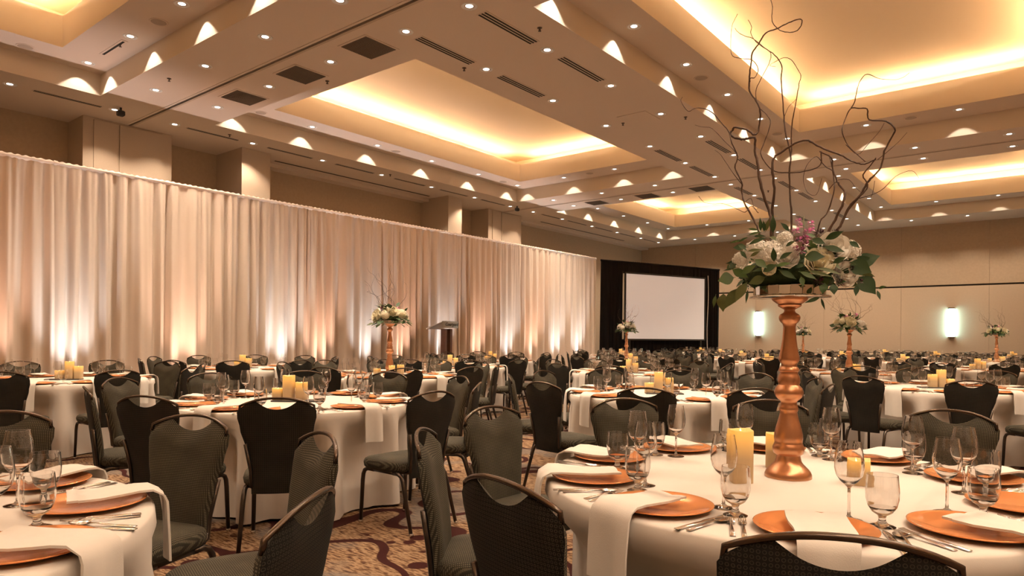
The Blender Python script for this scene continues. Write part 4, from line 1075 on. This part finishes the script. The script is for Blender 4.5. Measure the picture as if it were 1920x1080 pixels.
# ------------------------------------------------------------------ tables: centre, stand or tray, seat phase, level of detail
TABLES = [
    (-.84, 2.74, 'stand', -67, 'table under the nearest tall floral stand', 0),
    (-2.62, .13, 'none', 0, 'table cut by the lower left corner', 0),
    (-4.9, 3.25, 'tray', 0, 'candle table at mid left', 1),
    (-3.05, 6.15, 'tray', 0, 'candle table at mid centre', 1),
    (-1.15, 9.2, 'tray', 0, 'candle table at mid right', 2),
    (-9.0, 2.9, 'tray', 0, 'candle table at the far left edge', 2),
    (-7.15, 6.2, 'stand', 0, 'floral stand table before the lectern', 2),
    (-2.75, 12.2, 'stand', 0, 'floral stand table beneath the open wall', 3),
    (-8.75, 15.5, 'stand', 0, 'floral stand table before the screen', 3),
    (-1.4, 22.0, 'stand', 0, 'floral stand table at far right', 3),
    (-7.15, 25.1, 'stand', 0, 'farthest floral stand table', 3),
    (-10.3, 5.9, 'tray', 0, 'first table in the drape row', 3),
    (-10.05, 11.75, 'tray', 0, 'second table in the drape row', 3),
    (-10.3, 18.0, 'tray', 0, 'third table in the drape row', 3),
    (-10.35, 23.9, 'tray', 0, 'table before the screen corner', 3),
    (-8.5, 8.85, 'tray', 0, 'second table off the drape row', 3),
    (-8.6, 21.4, 'tray', 0, 'third table off the drape row', 3),
    (-7.0, 12.7, 'tray', 0, 'second table in the middle row', 3),
    (-6.9, 18.7, 'tray', 0, 'third table in the middle row', 3),
    (-5.2, 9.4, 'tray', 0, 'second table inside the middle row', 2),
    (-5.2, 15.7, 'tray', 0, 'third table inside the middle row', 3),
    (-5.05, 21.7, 'tray', 0, 'fourth table inside the middle row', 3),
    (-5.0, 27.5, 'tray', 0, 'last table along the far wall', 3),
    (-3.0, 18.8, 'tray', 0, 'third table beyond the tall stand', 3),
    (-3.1, 24.9, 'tray', 0, 'fourth table beyond the tall stand', 3),
    (-1.25, 15.7, 'tray', 0, 'third table at the right edge', 3),
    (-1.3, 27.7, 'tray', 0, 'last table at the right edge', 3),
]
# chairs pulled out or turned a little differently: (table, seat) -> radius of the back's top, bearing
PULLED = {(0, 1): (1.58, -31), (0, 0): (1.43, -69.3), (0, 9): (1.40, -102.9), (0, 8): (1.44, -144.0), (0, 7): (1.55, -180.5), (0, 6): (1.60, 142.5), (0, 5): (1.63, 110.5), (0, 4): (1.66, 77.2),
          (1, 1): (1.51, 33.5), (1, 2): (1.52, 73.5), (1, 3): (1.50, 109.5), (1, 4): (1.55, 145.5), (2, 0): (1.60, 1.0), (2, 9): (1.62, -37.0), (2, 8): (1.58, -67.5), (2, 7): (1.48, -105.0), (3, 7): (1.62, -102.0), (3, 8): (1.66, -68.5)}
bowl0 = None; arrs = []
for ti, (tx, ty, deco, ph, nm, lod) in enumerate(TABLES):
    root = tag(empty('banquet_table', (tx, ty, 0), R(ph)), 'round table under floor length ivory linen, ' + nm, 'table', 'round banquet tables')
    obj('tablecloth', CLOTHS[ti % 3 if ti else 3], root); obj('tabletop', TTOP, root)
    l1 = obj('leg', TLEG, root, (-.45, 0, 0)); l2 = obj('leg', TLEG, root, (.45, 0, 0))
    rt = random.Random(100 + ti)
    for k in range(10):
        a = R(ph + 36 * k); ca, sa = cos(a), sin(a)
        pt_ = lambda rr, tt: (tx + ca * rr - sa * tt, ty + sa * rr + ca * tt)
        adeg = (ph + 36 * k) % 360
        seat = ORD[int(round(((180 - adeg) % 360) / 36)) % 10]
        # chair
        rr = 1.185 + rt.uniform(-.015, .05); tt = rt.uniform(-.03, .03); yaw = rt.uniform(-.07, .07)
        cx, cy = pt_(rr, tt)
        ach = a
        if (ti, k) in PULLED:
            rp_, an_ = PULLED[(ti, k)]; ach = R(an_); yaw *= .6
            cx, cy = tx + cos(ach) * (rp_ - .305), ty + sin(ach) * (rp_ - .305)
        if in_view(cx, cy, .45, .9):
            c = copy_tree(chair0)
            c.location = (cx, cy, 0); c.rotation_euler.z = ach + pi / 2 + yaw
            fx, fy = -ca, -sa                      # facing direction
            dd = Vector((cx, cy)).normalized(); f = -(fx * dd.x + fy * dd.y)
            look = 'showing cushioned front' if f > .35 else ('seen from behind' if f < -.35 else 'seen edge on')
            tag(c, 'dark chair %s, %s clockwise from drape, %s' % (look, seat, nm), 'chair', 'banquet chairs')
        # place setting
        px_, py_ = pt_(.745, 0)
        if in_view(px_, py_, .12, .78):
            o = obj('charger_plate', CHARGER, None, (px_, py_, .7655), a); tag(o, 'round copper charger plate, %s clockwise from drape, %s' % (seat, nm), 'plate', 'charger plates')
        qx, qy = pt_(.85, 0)
        if in_view(qx, qy, .12, .75):
            o = obj('napkin', NAPKINS[(k * 7 + ti) % 4], None, (tx, ty, 0), a - pi / 2 + rt.uniform(-.035, .035)); tag(o, 'folded ivory napkin, %s clockwise from drape, %s' % (seat, nm), 'napkin', 'linen napkins')
        hi = 0 if lod < 2 else 1
        jx, jy = rt.uniform(-.012, .012), rt.uniform(-.012, .012)
        gx, gy = pt_(.572 + jx, .12 + jy)
        if in_view(gx, gy, .06, .85):
            o = obj('wine_glass', WG[hi], None, (gx, gy, .7655)); tag(o, 'empty stemmed wine glass, %s clockwise from drape, %s' % (seat, nm), 'glass', 'wine glasses')
        gx, gy = pt_(.632 + jy, .192 + jx)
        if in_view(gx, gy, .06, .85):
            o = obj('water_goblet', GG[hi], None, (gx, gy, .7655)); tag(o, 'empty short stemmed water goblet, %s clockwise from drape, %s' % (seat, nm), 'glass', 'water goblets')
        if lod <= 2:
            for what, me, rr_, tt_, w in (('dinner_fork', FORK, .775, -.194, 'dinner fork beside the plate'), ('dinner_fork', SALAD, .78, -.2255, 'smaller outer fork'), ('table_knife', KNIFE, .80, .193, 'table knife beside the plate'), ('table_spoon', SPOON, .795, .221, 'steel spoon outside the knife')):
                fx_, fy_ = pt_(rr_ + rt.uniform(-.010, .010), tt_ + rt.uniform(-.001, .001))
                if in_view(fx_, fy_, .08, .77):
                    o = obj(what, me, None, (fx_, fy_, .7655), a + pi / 2 + rt.uniform(-.010, .010)); tag(o, '%s, %s clockwise from drape, %s' % (w, seat, nm), 'cutlery', 'polished cutlery')
    # centre
    if deco == 'stand':
        ox, oy = (-.85, 2.80) if ti == 0 else (tx, ty)
        o = obj('candlestick', STICKM, None, (ox, oy, .7655)); tag(o, 'tall turned copper candlestick, ' + nm, 'candlestick', 'copper candlesticks')
        if bowl0 is None: bowl0 = bowl(); note_kids(bowl0); bw = bowl0
        else: bw = copy_tree(bowl0)
        bw.location = (ox, oy, .7658 + STH); tag(bw, 'mirror tiled bowl on the candlestick, ' + nm, 'bowl', 'mirrored bowls')
        if ti == 0:
            ar = big_arrangement(); ar.rotation_euler.z = YAW - math.atan(.40)
            lab = 'large white and pink flowers with tall curly willow, ' + nm
        else:
            j = ti % 2
            if len(arrs) < 2: ar = arrangement(200 + len(arrs)); note_kids(ar); arrs.append(ar)
            else: ar = copy_tree(arrs[j])
            ar.rotation_euler.z = rt.uniform(0, 6); lab = 'white and green flowers with curly willow, ' + nm
        ar.location = (ox, oy, .7658 + STH + .0075); tag(ar, lab, 'flowers', 'floral arrangements')
        cs = ((-.121, -.16, 'tall', YAW), (-.116, .24, 'medium', .3), (.235, .10, 'short', .2)) if ti == 0 else ((-.14, -.10, 'short', .2), (.14, -.08, 'medium', .9), (.02, .18, 'medium', .5))
        for (dx, dy, kind, rz) in cs:
            candle(kind, tx + dx, ty + dy, .7655, rz, 'glowing %s pillar candle by the candlestick%s, %s' % (kind, '' if kind != 'medium' else (' aisle side' if dx > .1 else ' far side'), nm))
    elif deco == 'tray' and in_view(tx, ty, .2):
        ra = YAW + rt.uniform(-.25, .25)
        o = obj('slate_tray', TRAY, None, (tx, ty, .7655), ra); tag(o, 'black slate tray under candles, ' + nm, 'tray', 'slate trays')
        flip = 1 if ti not in (4, 5) else -1
        for (d, kind) in ((-.055 * flip, 'tall'), (.045 * flip, 'medium' if ti != 5 else 'short'), (-.145 * flip, 'short' if ti != 5 else 'medium')):
            e = rt.uniform(-.012, .012)
            candle(kind, tx + cos(ra) * d - sin(ra) * e, ty + sin(ra) * d + cos(ra) * e, .7778, ra + rt.uniform(-.1, .1), 'glowing %s pillar candle on slate tray, %s' % (kind, nm))
for ob in [chair0] + list(chair0.children): bpy.data.objects.remove(ob)
